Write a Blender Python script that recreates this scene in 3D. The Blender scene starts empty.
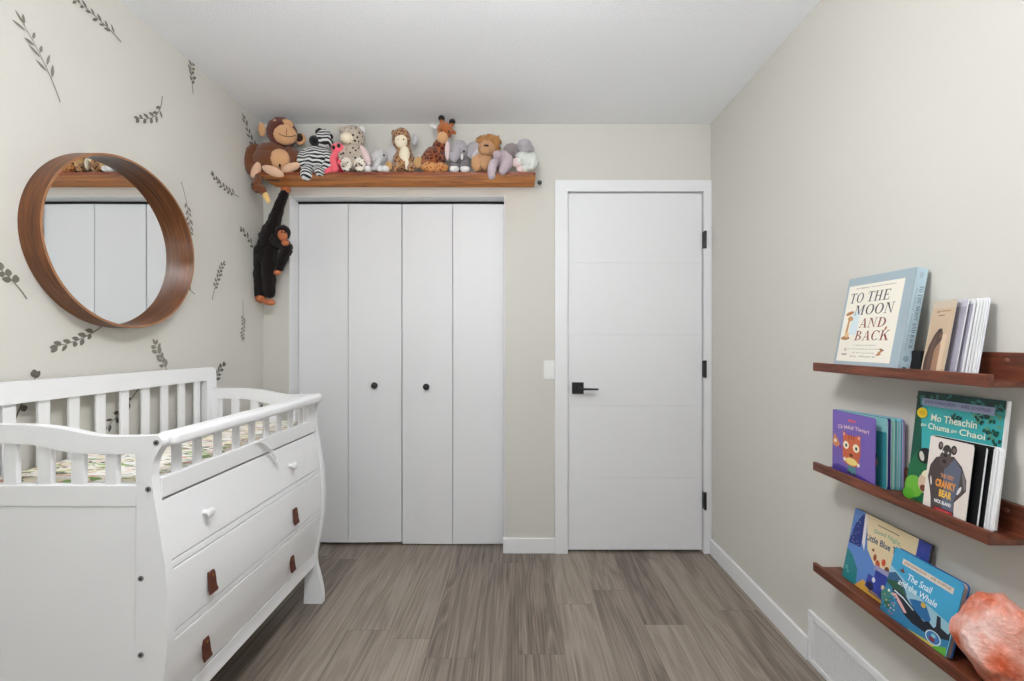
import bpy, math, random
from mathutils import Vector, Matrix, Euler, noise
from math import sin, cos, pi, radians as R

C = bpy.context.scene.collection
S = bpy.context.scene

# ------------------------------------------------------------------ camera, light, exposure
F, CX, HY, CZ = 434.0, 517.5, 342.5, 1.196            # focal length in px, horizon point, eye height
cam = bpy.data.cameras.new('camera'); co = bpy.data.objects.new('camera', cam); C.objects.link(co)
co.location = (0, 0, CZ); co.rotation_euler = (pi/2, 0, 0)
cam.sensor_width = 36; cam.lens = 36*F/1024
cam.shift_x = -(CX-512)/1024; cam.shift_y = (HY-340.5)/1024
cam.clip_start = .02
S.camera = co
S.view_settings.view_transform = 'Standard'; S.view_settings.look = 'None'
S.view_settings.gamma = 1; S.view_settings.use_curve_mapping = False
S.view_settings.exposure = 0.0

w = bpy.data.worlds.new('sky'); S.world = w; w.use_nodes = True
w.node_tree.nodes['Background'].inputs[0].default_value = (.86, .93, 1, 1)
w.node_tree.nodes['Background'].inputs[1].default_value = 1.5

def area(name, loc, rot, sx, sy, power, col):
    l = bpy.data.lights.new(name, 'AREA'); l.shape = 'RECTANGLE'; l.size = sx; l.size_y = sy
    l.energy = power; l.color = col
    o = bpy.data.objects.new(name, l); C.objects.link(o); o.location = loc; o.rotation_euler = rot
    return o
area('sky_fill', (.1, -1.62, 1.55), (R(90), 0, 0), 1.8, 1.5, 3, (.93, .965, 1))      # added sky fill outside the added window, shining in
area('ceiling_fill', (.1, -3.1, .30), (R(120), 0, 0), 4.2, 1.4, 330, (.93, .97, 1))    # added area light outside, aimed up to brighten the ceiling
LAMP_E = 46.0                                                                       # glow strength of the added ceiling lamp

XL, XR, YF, YN, ZC = -1.447, 1.100, 2.4715, -1.4, 2.44

# ------------------------------------------------------------------ helpers
def lin(c):
    return tuple(((v/255)/12.92 if v/255 <= .04045 else ((v/255+.055)/1.055)**2.4) for v in c)

def mat(name, col, rough=.6, metal=0, bump=0, bscale=50, spec=.5, sheen=0, coat=0):
    m = bpy.data.materials.new(name); m.use_nodes = True
    nt = m.node_tree; b = nt.nodes['Principled BSDF']
    b.inputs['Base Color'].default_value = (*lin(col), 1)
    b.inputs['Roughness'].default_value = rough; b.inputs['Metallic'].default_value = metal
    b.inputs['Specular IOR Level'].default_value = spec
    if sheen: b.inputs['Sheen Weight'].default_value = sheen; b.inputs['Sheen Roughness'].default_value = .6
    if coat: b.inputs['Coat Weight'].default_value = coat
    if bump:
        tc = nt.nodes.new('ShaderNodeTexCoord')
        n = nt.nodes.new('ShaderNodeTexNoise'); n.inputs['Scale'].default_value = bscale; n.inputs['Detail'].default_value = 4
        bp = nt.nodes.new('ShaderNodeBump'); bp.inputs['Strength'].default_value = bump; bp.inputs['Distance'].default_value = .01
        nt.links.new(tc.outputs['Object'], n.inputs['Vector'])
        nt.links.new(n.outputs['Fac'], bp.inputs['Height']); nt.links.new(bp.outputs['Normal'], b.inputs['Normal'])
    return m

def ramp(nt, stops, interp='LINEAR'):
    r = nt.nodes.new('ShaderNodeValToRGB'); cr = r.color_ramp; cr.interpolation = interp
    while len(cr.elements) < len(stops): cr.elements.new(.5)
    for e, (p, c) in zip(cr.elements, stops): e.position = p; e.color = (*lin(c), 1)
    return r

def wood(name, c_dark, c_mid, c_light, scale=(1, 14, 14), rough=.45, nscale=4, knots=False):
    m = mat(name, c_mid, rough); nt = m.node_tree; b = nt.nodes['Principled BSDF']
    tc = nt.nodes.new('ShaderNodeTexCoord'); mp = nt.nodes.new('ShaderNodeMapping'); mp.inputs['Scale'].default_value = scale
    n = nt.nodes.new('ShaderNodeTexNoise'); n.inputs['Scale'].default_value = nscale; n.inputs['Detail'].default_value = 7
    n.inputs['Distortion'].default_value = .9 if knots else .4; n.inputs['Roughness'].default_value = .62
    r = ramp(nt, [(.3, c_dark), (.5, c_mid), (.7, c_light)])
    nt.links.new(tc.outputs['Object'], mp.inputs['Vector']); nt.links.new(mp.outputs[0], n.inputs['Vector'])
    nt.links.new(n.outputs['Fac'], r.inputs[0])
    out = r.outputs[0]
    nt.links.new(out, b.inputs['Base Color'])
    bp = nt.nodes.new('ShaderNodeBump'); bp.inputs['Strength'].default_value = .12; bp.inputs['Distance'].default_value = .004
    nt.links.new(n.outputs['Fac'], bp.inputs['Height']); nt.links.new(bp.outputs['Normal'], b.inputs['Normal'])
    return m

class MB:
    """collects shapes in world coordinates; build() links them as ONE mesh object"""
    def __init__(s): s.v = []; s.f = []; s.mi = []; s.sm = []; s.col = []
    def add(s, vs, fs, mi=0, smooth=False, col=None):
        o = len(s.v); s.v += [tuple(v) for v in vs]
        for f in fs: s.f.append([i+o for i in f]); s.mi.append(mi); s.sm.append(smooth); s.col.append(col)
        return s
    def box(s, x0, x1, y0, y1, z0, z1, mi=0):
        vs = [(x, y, z) for x in (x0, x1) for y in (y0, y1) for z in (z0, z1)]
        return s.add(vs, [(0,1,3,2),(4,6,7,5),(0,4,5,1),(2,3,7,6),(0,2,6,4),(1,5,7,3)], mi)
    def prism(s, poly, a, b, axis='y', mi=0, smooth=False):
        n = len(poly)
        mk = {'y': lambda p, t: (p[0], t, p[1]), 'x': lambda p, t: (t, p[0], p[1]), 'z': lambda p, t: (p[0], p[1], t)}[axis]
        vs = [mk(p, a) for p in poly] + [mk(p, b) for p in poly]
        s.add(vs, [(i, (i+1) % n, n+(i+1) % n, n+i) for i in range(n)], mi, smooth)
        return s.add(vs, [list(range(n))[::-1], list(range(n, 2*n))], mi)
    def tube(s, path, rad, n=12, mi=0, cap=True, fuzz=0):
        P = [Vector(p) for p in path]; vs = []; m = len(P)
        rad = rad if isinstance(rad, (list, tuple)) else [rad]*m
        up = Vector((0, 0, 1))
        d0 = (P[1]-P[0]).normalized()
        if abs(d0.dot(up)) > .9: up = Vector((0, 1, 0))
        for i, p in enumerate(P):
            d = (P[min(i+1, m-1)]-P[max(i-1, 0)]).normalized()
            a = d.cross(up)
            if a.length < 1e-4: a = d.cross(Vector((1, 0, 0)))
            a.normalize(); b = a.cross(d)
            for k in range(n):
                t = 2*pi*k/n; d1 = a*cos(t)+b*sin(t); g_ = 1+fuzz*2*noise.noise((p+d1*rad[i])*90) if fuzz else 1; vs.append(p+d1*rad[i]*g_)
        fs = [(i*n+k, i*n+(k+1) % n, (i+1)*n+(k+1) % n, (i+1)*n+k) for i in range(m-1) for k in range(n)]
        s.add(vs, fs, mi, True)
        if cap: s.add(vs, [list(range(n))[::-1], list(range((m-1)*n, m*n))], mi)
        return s
    def ell(s, c, r, rot=(0, 0, 0), seg=24, rings=16, fuzz=0, mi=0, fn=None, fscale=60):
        q = Euler(rot).to_matrix(); c = Vector(c); vs = []
        for i in range(rings+1):
            th = pi*i/rings
            for k in range(seg):
                ph = 2*pi*k/seg
                u = Vector((sin(th)*cos(ph), sin(th)*sin(ph), cos(th)))
                if fn: u = fn(u)
                p = Vector((u.x*r[0], u.y*r[1], u.z*r[2]))
                if fuzz: p *= 1+fuzz*noise.noise((q@p+c)*fscale)*2
                vs.append(c+q@p)
        fs = [(i*seg+k, (i+1)*seg+k, (i+1)*seg+(k+1) % seg, i*seg+(k+1) % seg) for i in range(rings) for k in range(seg)]
        return s.add(vs, fs, mi, True)
    def build(s, name, mats, parent=None, bevel=0, segs=2, label=None):
        me = bpy.data.meshes.new(name)
        V = s.v
        if parent is None:
            xs = [p[0] for p in V]; ys = [p[1] for p in V]; zs = [p[2] for p in V]
            org = Vector(((min(xs)+max(xs))/2, (min(ys)+max(ys))/2, min(zs)))
        else:
            org = Vector((0, 0, 0)); q = parent
            while q: org += q.location; q = q.parent
        me.from_pydata([tuple(Vector(p)-org) for p in V], [], s.f)
        for m in (mats if isinstance(mats, (list, tuple)) else [mats]): me.materials.append(m)
        me.polygons.foreach_set('material_index', s.mi); me.polygons.foreach_set('use_smooth', s.sm)
        if any(c is not None for c in s.col):
            at = me.color_attributes.new('ink', 'FLOAT_COLOR', 'CORNER'); i = 0
            for p, c in zip(me.polygons, s.col):
                for li in p.loop_indices: at.data[li].color = (*(lin(c) if c else (1, 1, 1)), 1)
        me.validate(); me.update()
        o = bpy.data.objects.new(name, me); C.objects.link(o)
        if parent is None: o.location = org
        else: o.parent = parent
        if bevel:
            md = o.modifiers.new('bevel', 'BEVEL'); md.width = bevel; md.segments = segs; md.limit_method = 'ANGLE'; md.angle_limit = R(35)
            md.harden_normals = False
        if label: o['label'] = label
        return o

def thing(name, label, cat, loc, group=None):
    o = bpy.data.objects.new(name, None); C.objects.link(o); o.location = loc; o.empty_display_size = .05
    o['label'] = label; o['category'] = cat
    if group: o['group'] = group
    return o
def tag(o, label, cat, group=None):
    o['label'] = label; o['category'] = cat
    if group: o['group'] = group
    return o
def struct(o): o['kind'] = 'structure'; return o

def wr(x, z, y):            # x, z measured at distance y from the photo's pixel
    return ((x-CX)*y/F, y, CZ-(z-HY)*y/F)
def circ(cx, cy, r, n=20, r2=None, a0=0):
    r2 = r2 or r
    return [(cx+r*cos(a0+2*pi*k/n), cy+r2*sin(a0+2*pi*k/n)) for k in range(n)]

# ------------------------------------------------------------------ materials
def wall_paint(name, col):
    return mat(name, col, .85, bump=.05, bscale=260, spec=.25)
M = {}
M['wall'] = wall_paint('wall_paint', (212, 209, 201))
M['ceil'] = mat('ceiling_paint', (246, 247, 249), .9, bump=.35, bscale=170, spec=.2)
M['white'] = mat('white_trim_paint', (236, 236, 237), .38, spec=.4)
M['door'] = mat('white_door_paint', (233, 233, 234), .42, spec=.4)
M['crib'] = mat('white_lacquer', (240, 240, 241), .33, spec=.45)
M['black'] = mat('matte_black_metal', (22, 22, 24), .4, spec=.5)
M['dark'] = mat('dark_gap', (25, 25, 26), .8)
M['plastic'] = mat('white_plastic', (238, 238, 236), .3)
M['leather'] = mat('brown_leather', (84, 38, 22), .5, bump=.2, bscale=200)
M['brass'] = mat('aged_brass', (150, 110, 60), .35, metal=1)
M['steel'] = mat('steel_bolt', (150, 150, 152), .35, metal=1)
M['walnut'] = wood('walnut_ledge', (62, 28, 17), (102, 52, 33), (130, 72, 47), (14, 1.2, 14), .42, 5)
M['pine'] = wood('stained_pine_board', (134, 68, 16), (206, 124, 44), (232, 158, 68), (1.0, 9, 22), .5, 3, True)
M['pine_edge'] = wood('dark_pine_front_edge', (84, 34, 16), (128, 62, 30), (158, 84, 42), (1.0, 9, 22), .5, 3, True)  # front edge faces: darker, redder pine than the board
M['bent'] = wood('walnut_veneer_rim', (62, 31, 11), (100, 55, 20), (130, 76, 31), (26, 1.6, 1.6), .38, 5)
M['edge'] = mat('pale_veneer_edge', (150, 104, 70), .45)

def floor_mat():
    m = mat('grey_oak_planks', (125, 115, 108), .42, spec=.4); nt = m.node_tree; b = nt.nodes['Principled BSDF']; L = nt.links.new
    tc = nt.nodes.new('ShaderNodeTexCoord'); sx = nt.nodes.new('ShaderNodeSeparateXYZ'); cb = nt.nodes.new('ShaderNodeCombineXYZ')
    L(tc.outputs['Object'], sx.inputs[0]); L(sx.outputs['X'], cb.inputs['Y'])
    dv = nt.nodes.new('ShaderNodeMath'); dv.operation = 'DIVIDE'; dv.inputs[1].default_value = .178; L(sx.outputs['X'], dv.inputs[0])
    fl = nt.nodes.new('ShaderNodeMath'); fl.operation = 'FLOOR'; L(dv.outputs[0], fl.inputs[0])
    wn = nt.nodes.new('ShaderNodeTexWhiteNoise'); wn.noise_dimensions = '1D'; L(fl.outputs[0], wn.inputs['W'])
    st = nt.nodes.new('ShaderNodeMath'); st.operation = 'MULTIPLY_ADD'; st.inputs[1].default_value = 1.22; L(wn.outputs['Value'], st.inputs[0]); L(sx.outputs['Y'], st.inputs[2]); L(st.outputs[0], cb.inputs['X'])
    br = nt.nodes.new('ShaderNodeTexBrick'); br.offset = 0; br.offset_frequency = 2
    br.inputs['Scale'].default_value = 1; br.inputs['Brick Width'].default_value = 1.22; br.inputs['Row Height'].default_value = .178
    br.inputs['Mortar Size'].default_value = .0007; br.inputs['Mortar Smooth'].default_value = .4; br.inputs['Bias'].default_value = 0
    br.inputs['Color1'].default_value = (0, 0, 0, 1); br.inputs['Color2'].default_value = (1, 1, 1, 1); br.inputs['Mortar'].default_value = (.5, .5, .5, 1)
    L(cb.outputs[0], br.inputs['Vector'])
    # offset the grain by plank
    sc = nt.nodes.new('ShaderNodeVectorMath'); sc.operation = 'MULTIPLY'; sc.inputs[1].default_value = (7.3, 3.1, 0); L(br.outputs['Color'], sc.inputs[0])
    ad = nt.nodes.new('ShaderNodeVectorMath'); ad.operation = 'ADD'; L(cb.outputs[0], ad.inputs[0]); L(sc.outputs[0], ad.inputs[1])
    mp = nt.nodes.new('ShaderNodeMapping'); mp.inputs['Scale'].default_value = (.5, 6, 1); L(ad.outputs[0], mp.inputs[0])
    n1 = nt.nodes.new('ShaderNodeTexNoise'); n1.inputs['Scale'].default_value = 2.0; n1.inputs['Detail'].default_value = 3; n1.inputs['Distortion'].default_value = .7; L(mp.outputs[0], n1.inputs[0])
    mp2 = nt.nodes.new('ShaderNodeMapping'); mp2.inputs['Scale'].default_value = (1.3, 75, 1); L(ad.outputs[0], mp2.inputs[0])
    n2 = nt.nodes.new('ShaderNodeTexNoise'); n2.inputs['Scale'].default_value = 2; n2.inputs['Detail'].default_value = 5; L(mp2.outputs[0], n2.inputs[0])
    # cathedral rings
    mu = nt.nodes.new('ShaderNodeMath'); mu.operation = 'MULTIPLY'; mu.inputs[1].default_value = 5.5; L(n1.outputs['Fac'], mu.inputs[0])
    fr = nt.nodes.new('ShaderNodeMath'); fr.operation = 'PINGPONG'; fr.inputs[1].default_value = .5; L(mu.outputs[0], fr.inputs[0])
    s1 = nt.nodes.new('ShaderNodeMath'); s1.operation = 'MULTIPLY'; s1.inputs[1].default_value = .34; L(fr.outputs[0], s1.inputs[0])
    s2 = nt.nodes.new('ShaderNodeMath'); s2.operation = 'MULTIPLY_ADD'; s2.inputs[1].default_value = .50; L(n2.outputs['Fac'], s2.inputs[0]); L(s1.outputs[0], s2.inputs[2])
    s3 = nt.nodes.new('ShaderNodeMath'); s3.operation = 'MULTIPLY_ADD'; s3.inputs[1].default_value = .21; L(br.outputs['Color'], s3.inputs[0]); L(s2.outputs[0], s3.inputs[2])
    rp = ramp(nt, [(.20, (88, 78, 70)), (.38, (124, 113, 103)), (.56, (149, 138, 126)), (.80, (170, 159, 146))]); L(s3.outputs[0], rp.inputs[0])
    mx = nt.nodes.new('ShaderNodeMix'); mx.data_type = 'RGBA'; mx.inputs['B'].default_value = (*lin((78, 70, 65)), 1)
    L(br.outputs['Fac'], mx.inputs['Factor']); L(rp.outputs[0], mx.inputs['A']); L(mx.outputs['Result'], b.inputs['Base Color'])
    bp = nt.nodes.new('ShaderNodeBump'); bp.inputs['Strength'].default_value = .12; bp.inputs['Distance'].default_value = .003
    L(n2.outputs['Fac'], bp.inputs['Height']); L(bp.outputs['Normal'], b.inputs['Normal'])
    return m
M['floor'] = floor_mat()

def ink_mat(name='printed_ink', rough=.35):
    m = mat(name, (255, 255, 255), rough, spec=.4); nt = m.node_tree
    a = nt.nodes.new('ShaderNodeVertexColor'); a.layer_name = 'ink'
    nt.links.new(a.outputs['Color'], nt.nodes['Principled BSDF'].inputs['Base Color']); return m
M['ink'] = ink_mat()

# ------------------------------------------------------------------ the room
def plane_box(name, *b, m='wall', bevel=0):
    return struct(MB().box(*b).build(name, M[m], bevel=bevel))
plane_box('floor', XL-.1, XR+.1, YN-.1, 2.75, -.06, 0, m='floor')
plane_box('ceiling', XL-.1, XR+.1, YN-.1, 2.75, ZC, ZC+.08, m='ceil')
plane_box('wall_left', XL-.1, XL, YN-.1, 2.75, 0, ZC)
plane_box('wall_right', XR, XR+.1, YN-.1, 2.75, 0, ZC)
WT = .12
CL0, CL1, CLZ = -1.30, -.070, 2.031                   # closet opening
D0, D1, DZ = .285, 1.056, 2.052                       # door opening
b = MB()
b.box(XL, CL0, YF, YF+WT, 0, ZC).box(CL0, CL1, YF, YF+WT, CLZ, ZC).box(CL1, D0-.02, YF, YF+WT, 0, ZC)
b.box(D0-.02, D1+.02, YF, YF+WT, DZ+.02, ZC).box(D1+.02, XR, YF, YF+WT, 0, ZC)
struct(b.build('wall_far', M['wall']))
# wall behind the camera, with a window added to let in fill light
W0, W1, WZ0, WZ1 = -.75, .95, .85, 2.15
b = MB()
b.box(XL, W0, YN-.1, YN, 0, ZC).box(W1, XR, YN-.1, YN, 0, ZC).box(W0, W1, YN-.1, YN, 0, WZ0).box(W0, W1, YN-.1, YN, WZ1, ZC)
struct(b.build('wall_near', M['wall']))
b = MB(); t = .05
b.box(W0, W0+t, YN-.08, YN+.015, WZ0, WZ1).box(W1-t, W1, YN-.08, YN+.015, WZ0, WZ1)
b.box(W0+t, W1-t, YN-.08, YN+.015, WZ0, WZ0+t).box(W0+t, W1-t, YN-.08, YN+.015, WZ1-t, WZ1).box(.08, .12, YN-.08, YN, WZ0+t, WZ1-t)
win = struct(b.build('added_window', M['white'], bevel=.002))
g = bpy.data.materials.new('added_window_glass'); g.use_nodes = True; nt = g.node_tree; nt.nodes.clear()
o_ = nt.nodes.new('ShaderNodeOutputMaterial'); mxs = nt.nodes.new('ShaderNodeMixShader'); tr = nt.nodes.new('ShaderNodeBsdfTransparent'); gl = nt.nodes.new('ShaderNodeBsdfGlossy')
gl.inputs['Roughness'].default_value = .02; mxs.inputs[0].default_value = .06
nt.links.new(tr.outputs[0], mxs.inputs[1]); nt.links.new(gl.outputs[0], mxs.inputs[2]); nt.links.new(mxs.outputs[0], o_.inputs[0])
MB().box(W0+t, W1-t, YN-.05, YN-.046, WZ0+t, WZ1-t).build('pane', g, win)

# closet lining (white returns), back of closet, closet track
b = MB()
b.box(CL0-.0, CL0+.006, YF-.001, YF+WT+.04, 0, CLZ).box(CL1-.006, CL1, YF-.001, YF+WT+.04, 0, CLZ).box(CL0+.006, CL1-.006, YF-.001, YF+WT+.04, CLZ-.004, CLZ)
struct(b.build('trim_1', M['white'], bevel=.0015))
plane_box('wall_closet', XL, D0-.03, 2.66, 2.72, 0, ZC)
tk = struct(MB().box(CL0+.006, CL1-.006, YF+.088, YF+.112, CLZ-.016, CLZ-.004).build('trim_2', M['dark']))
# closet doors, two folding pairs
def knob(x, y, z, r, parent, m, lab=None):
    k = MB().tube([(x, y, z), (x, y-.012, z)], r*.5, 16); k.ell((x, y-.02, z), (r, .011, r), seg=20, rings=12)
    return k.build('knob', m, parent, label=lab)
def fold_door(name, xa, xm, xb, knob_x, knob_z, z0, yo):
    y = YF+.092
    p = thing_struct(name, ((xa+xb)/2, y, 0))
    for (a, c, ya, yb) in ((xa, xm, 0, yo), (xm, xb, yo, 0)):
        q = MB(); g = .0016
        poly = [(a+g, y+ya), (c-g, y+yb), (c-g, y+yb+.03), (a+g, y+ya+.03)]
        q.prism(poly, z0, CLZ-.019, 'z').build('door_panel', M['door'], p, bevel=.0025)
    knob(knob_x, y+yo*.5, knob_z, .0195, p, M['black'], 'small round black knob')
    return p
def thing_struct(name, loc):
    o = bpy.data.objects.new(name, None); C.objects.link(o); o.location = loc; o['kind'] = 'structure'; o.empty_display_size = .05; return o
fold_door('door_2', -1.293, -.998, -.684, -.838, .944, .018, -.007)
fold_door('door_3', -.682, -.382, -.078, -.535, .936, .008, -.005)

# hinged door
d = thing_struct('door_1', ((D0+D1)/2, YF+.02, 0))
ys = YF+.004
q = MB()
zs = [.014] + [CZ-(y-HY)*ys/F for y in (477.5, 405.5, 334.5, 263)] + [2.047]
gw = .0035
for i in range(5):
    z0 = zs[i]+(gw/2 if i else 0); z1 = zs[i+1]-(gw/2 if i < 4 else 0)
    q.box(D0+.004, D1-.004, ys, ys+.036, z0, z1)
    if i: q.box(D0+.004, D1-.004, ys+.0018, ys+.036, zs[i]-gw/2, zs[i]+gw/2)
q.build('door_slab', M['door'], d, bevel=.001)
hx, _, hz = wr(577.7, 388, ys)
h = MB().box(hx-.033, hx+.033, ys-.009, ys, hz-.033, hz+.033)
hd = h.build('door_handle', M['black'], d, bevel=.0015, label='square black plate with a straight lever')
l = MB().tube([(hx+.004, ys-.009, hz-.002), (hx+.004, ys-.045, hz-.002)], .011, 16)
l.prism([(hx-.006, hz-.008), (hx+.108, hz-.007), (hx+.11, hz+.002), (hx-.006, hz+.005)], ys-.056, ys-.041)
l.build('lever', M['black'], hd, bevel=.002)
for py_ in (240, 369, 500.5):
    z = CZ-(py_-HY)*2.46/F; x = 1.0605
    k = MB().tube([(x, YF-.021, z-.049), (x, YF-.021, z+.049)], .0075, 12).box(x-.006, x+.006, YF-.018, YF+.004, z-.047, z+.047)
    k.build('hinge', M['black'], d)
MB().box(D0+.0005, D0+.003, ys-.001, ys+.01, hz-.03, hz+.03).build('latch', M['black'], d)
# casing and jamb
b = MB(); cy = YF-.016
b.box(.212, D0, cy, YF, 0, DZ).box(D1+.001, XR-.001, cy, YF, 0, DZ).box(.212, XR-.001, cy, YF, DZ, 2.116)
b.box(D0-.018, D0, YF, YF+.11, 0, DZ).box(D1+.001, D1+.018, YF, YF+.11, 0, DZ).box(D0-.018, D1+.018, YF, YF+.11, DZ, DZ+.018)
struct(b.build('trim_3', M['white'], bevel=.0015))
b = MB().box(D0, D0+.035, ys+.038, ys+.05, 0, DZ).box(D1-.035, D1, ys+.038, ys+.05, 0, DZ).box(D0, D1, ys+.038, ys+.05, DZ-.035, DZ)
b.box(D0, D1, ys+.07, ys+.1, 0, DZ)                  # hall side darkness stopper (closed room beyond)
struct(b.build('trim_4', M['white']))

def baseb(name, *bx): struct(MB().box(*bx).build(name, M['white'], bevel=.003))
BH = .086
baseb('baseboard_far', CL1-.012, .212, YF-.014, YF, 0, BH)
baseb('baseboard_right', XR-.014, XR, 1.632, YF-.0165, 0, BH)
baseb('baseboard_right_near', XR-.014, XR, YN, .985, 0, BH)
baseb('baseboard_left', XL, XL+.014, YN, YF-.001, 0, BH)
baseb('baseboard_far_corner', XL+.014, CL0-.002, YF-.014, YF, 0, BH)

# ------------------------------------------------------------------ air return grille
v = thing('vent_grille', 'white perforated metal air return grille low on the right wall beside the baseboard', 'vent', (XR, 1.31, 0))
y0, y1, z0, z1 = .99, 1.630, .002, .196
fr = .026
q = MB(); xo = XR-.011
q.box(xo, XR, y0, y1, z1-fr, z1).box(xo, XR, y0, y1, z0, z0+fr*.8).box(xo, XR, y0, y0+fr, z0+fr*.8, z1-fr).box(xo, XR, y1-fr, y1, z0+fr*.8, z1-fr)
q.build('frame', M['white'], v, bevel=.003)
q = MB()
yy = y0+fr
while yy < y1-fr: q.box(xo+.003, xo+.0045, yy, yy+.0028, z0+fr*.8, z1-fr); yy += .0062
zz = z0+fr*.8
while zz < z1-fr: q.box(xo+.0028, xo+.0046, y0+fr, y1-fr, zz, zz+.0028); zz += .0062
q.build('mesh_screen', M['white'], v)
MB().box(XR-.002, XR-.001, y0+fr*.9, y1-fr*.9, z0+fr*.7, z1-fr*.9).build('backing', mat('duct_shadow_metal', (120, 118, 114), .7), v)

# ------------------------------------------------------------------ light switch, added ceiling lamp, wall peg
sw = thing('light_switch', 'white rocker light switch between the closet and the door casing', 'light switch', (.18, YF, .98))
MB().box(.149, .2115, YF-.006, YF, .985, 1.094).build('plate', M['plastic'], sw, bevel=.002)
q = MB(); q.prism([(YF-.006, 1.008), (YF-.0105, 1.008), (YF-.0065, 1.071), (YF-.006, 1.071)], .1645, .197, 'x'); q.build('rocker', M['plastic'], sw, bevel=.001)
x, _, z = wr(539.3, 184, YF)
q = MB().tube([(x, YF, z), (x, YF-.03, z-.003)], .006, 14); q.ell((x, YF-.033, z-.003), (.0125, .009, .013), seg=18, rings=12)
tag(q.build('wall_peg', mat('dark_grey_metal', (70, 72, 72), .5, metal=.4)), 'small dark round peg on the wall just off the right end of the wooden shelf', 'peg')

LX, LY = -.18, .76  # lamp out of view, added to light the room
lamp = thing('added_ceiling_lamp', 'added unseen round lamp with a white opal glass bowl in the middle of the ceiling', 'lamp', (LX, LY, ZC-.33))
q = MB().tube([(LX, LY, ZC), (LX, LY, ZC-.02)], .07, 32); q.tube([(LX, LY, ZC-.02), (LX, LY, ZC-.20)], .012, 16); q.build('lamp_base', M['white'], lamp)
em = bpy.data.materials.new('added_lamp_glass'); em.use_nodes = True
e = em.node_tree.nodes['Principled BSDF']; e.inputs['Emission Color'].default_value = (.97, .985, 1, 1); e.inputs['Emission Strength'].default_value = LAMP_E
q = MB().ell((LX, LY, ZC-.26), (.19, .19, .07), seg=40, rings=20); q.build('lamp_shade', em, lamp)

# ------------------------------------------------------------------ leafy decals on the left wall
leaf_m = [mat('decal_ink_olive', (112, 107, 97), .7), mat('decal_ink_grey', (134, 129, 120), .7), mat('decal_ink_dark', (92, 88, 80), .7)]
def wl(X, Y):
    y = F*(-XL)/(CX-X); return (y, CZ-(Y-HY)*y/F)
def sprig(a, c, label, bend=.1, n=9, ll=.034, lw=.010, m=0, seed=0, start=.28, fat=1.0, tip=True):
    rnd = random.Random(seed)
    A = Vector(wl(*a)); B = Vector(wl(*c)); d = B-A; L = d.length; nrm = Vector((-d.y, d.x)).normalized()
    pt = lambda t: A+d*t+nrm*bend*L*4*t*(1-t)*.5
    q = MB(); x = XL+.0009
    def flat(poly, lift=0):
        vs = [(x+lift, p[0], p[1]) for p in poly]; k = len(vs)
        q.add(vs, [list(range(k))[::-1]])
    # stem
    N = 14
    for i in range(N):
        p, r = pt(i/N), pt((i+1)/N); t = (r-p).normalized(); s = Vector((-t.y, t.x)); w0 = .0022*(1-.6*i/N)
        flat([p-s*w0, p+s*w0, r+s*w0*.92, r-s*w0*.92])
    def leaf(p, dr, ln, wd, lift):
        s = Vector((-dr.y, dr.x)); b0 = p+dr*ln*.16
        prof = [(0, 0), (.12, .55), (.35, .95), (.6, .9), (.82, .55), (1, 0)]
        poly = [b0+dr*ln*u*.84+s*wd*.5*v for u, v in prof]+[b0+dr*ln*u*.84-s*wd*.5*v for u, v in prof[-2:0:-1]]
        flat(poly, lift)
        flat([p-s*.0007, b0-s*.0007, b0+s*.0007, p+s*.0007], lift)
    for i in range(n):
        t = start+(1-start)*i/(n-1)*.97; p = pt(t); tg = (pt(min(t+.02, 1.02))-pt(t-.02)).normalized()
        side = 1 if i % 2 else -1; an = side*R(rnd.uniform(28, 52))
        dr = Vector((tg.x*cos(an)-tg.y*sin(an), tg.x*sin(an)+tg.y*cos(an)))
        leaf(p, dr, ll*rnd.uniform(.7, 1.15)*(1-.25*t), lw*fat*rnd.uniform(.8, 1.15), .0001*(i+1)*.5)
    if tip: leaf(pt(.97), (pt(1)-pt(.95)).normalized(), ll*.8, lw*fat*.8, .0006)
    o = q.build('leaf_decal', leaf_m[m])
    return tag(o, label, 'wall decal', 'grey leafy sprig decals on the left wall')
sprig((60, 102), (23, 24), 'largest grey sprig decal, long narrow leaves, high up above the round mirror at far left', -.08, 9, .05, .010, 1, 1, .3)
sprig((121, 42), (71, -3), 'berry sprig decal at the top of the photo, running down toward the ceiling line', -.1, 13, .030, .010, 0, 2, .15)
sprig((162, 96), (138, 118), 'round-leaved sprig decal curving sideways, above and right of the round mirror', .35, 10, .036, .012, 0, 3, .22, 1.1)
sprig((193, 94), (192, 62), 'small upright sprig decal just under the ceiling edge above the mirror', .06, 10, .036, .012, 0, 4, .3)
sprig((256.5, 151), (244, 119), 'sprig decal touching the brown monkey plush near the ceiling corner', .06, 9, .045, .014, 0, 5, .1)
sprig((239, 197), (213, 176), 'slanting sprig decal left of the brown monkey plush and the wooden shelf', .12, 13, .034, .012, 0, 6, .18)
sprig((181, 182), (190, 232), 'hanging sprig decal above the right edge of the round mirror, stem at its top', .1, 10, .040, .013, 1, 7, .4)
sprig((259.5, 258.5), (242, 230), 'sprig decal ending at the waist of the hanging black chimpanzee plush', -.06, 10, .040, .013, 2, 8, .1)
sprig((212, 300), (223, 264), 'upright feathery sprig decal halfway between the mirror and the chimpanzee plush', .08, 13, .036, .012, 0, 9, .28)
sprig((242.5, 300), (242.5, 337), 'hanging sprig decal below the feet of the chimpanzee plush', .06, 12, .036, .010, 1, 10, .4)
sprig((26.5, 299), (-2, 268), 'sprig decal cut by the left edge of the photo, left of the mirror', -.1, 6, .034, .016, 0, 11, .45, 1.1)
sprig((102, 326), (57, 346), 'sprig decal lying sideways partly under the lower rim of the round mirror', .12, 10, .036, .014, 0, 12, .2, 1.1)
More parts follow.
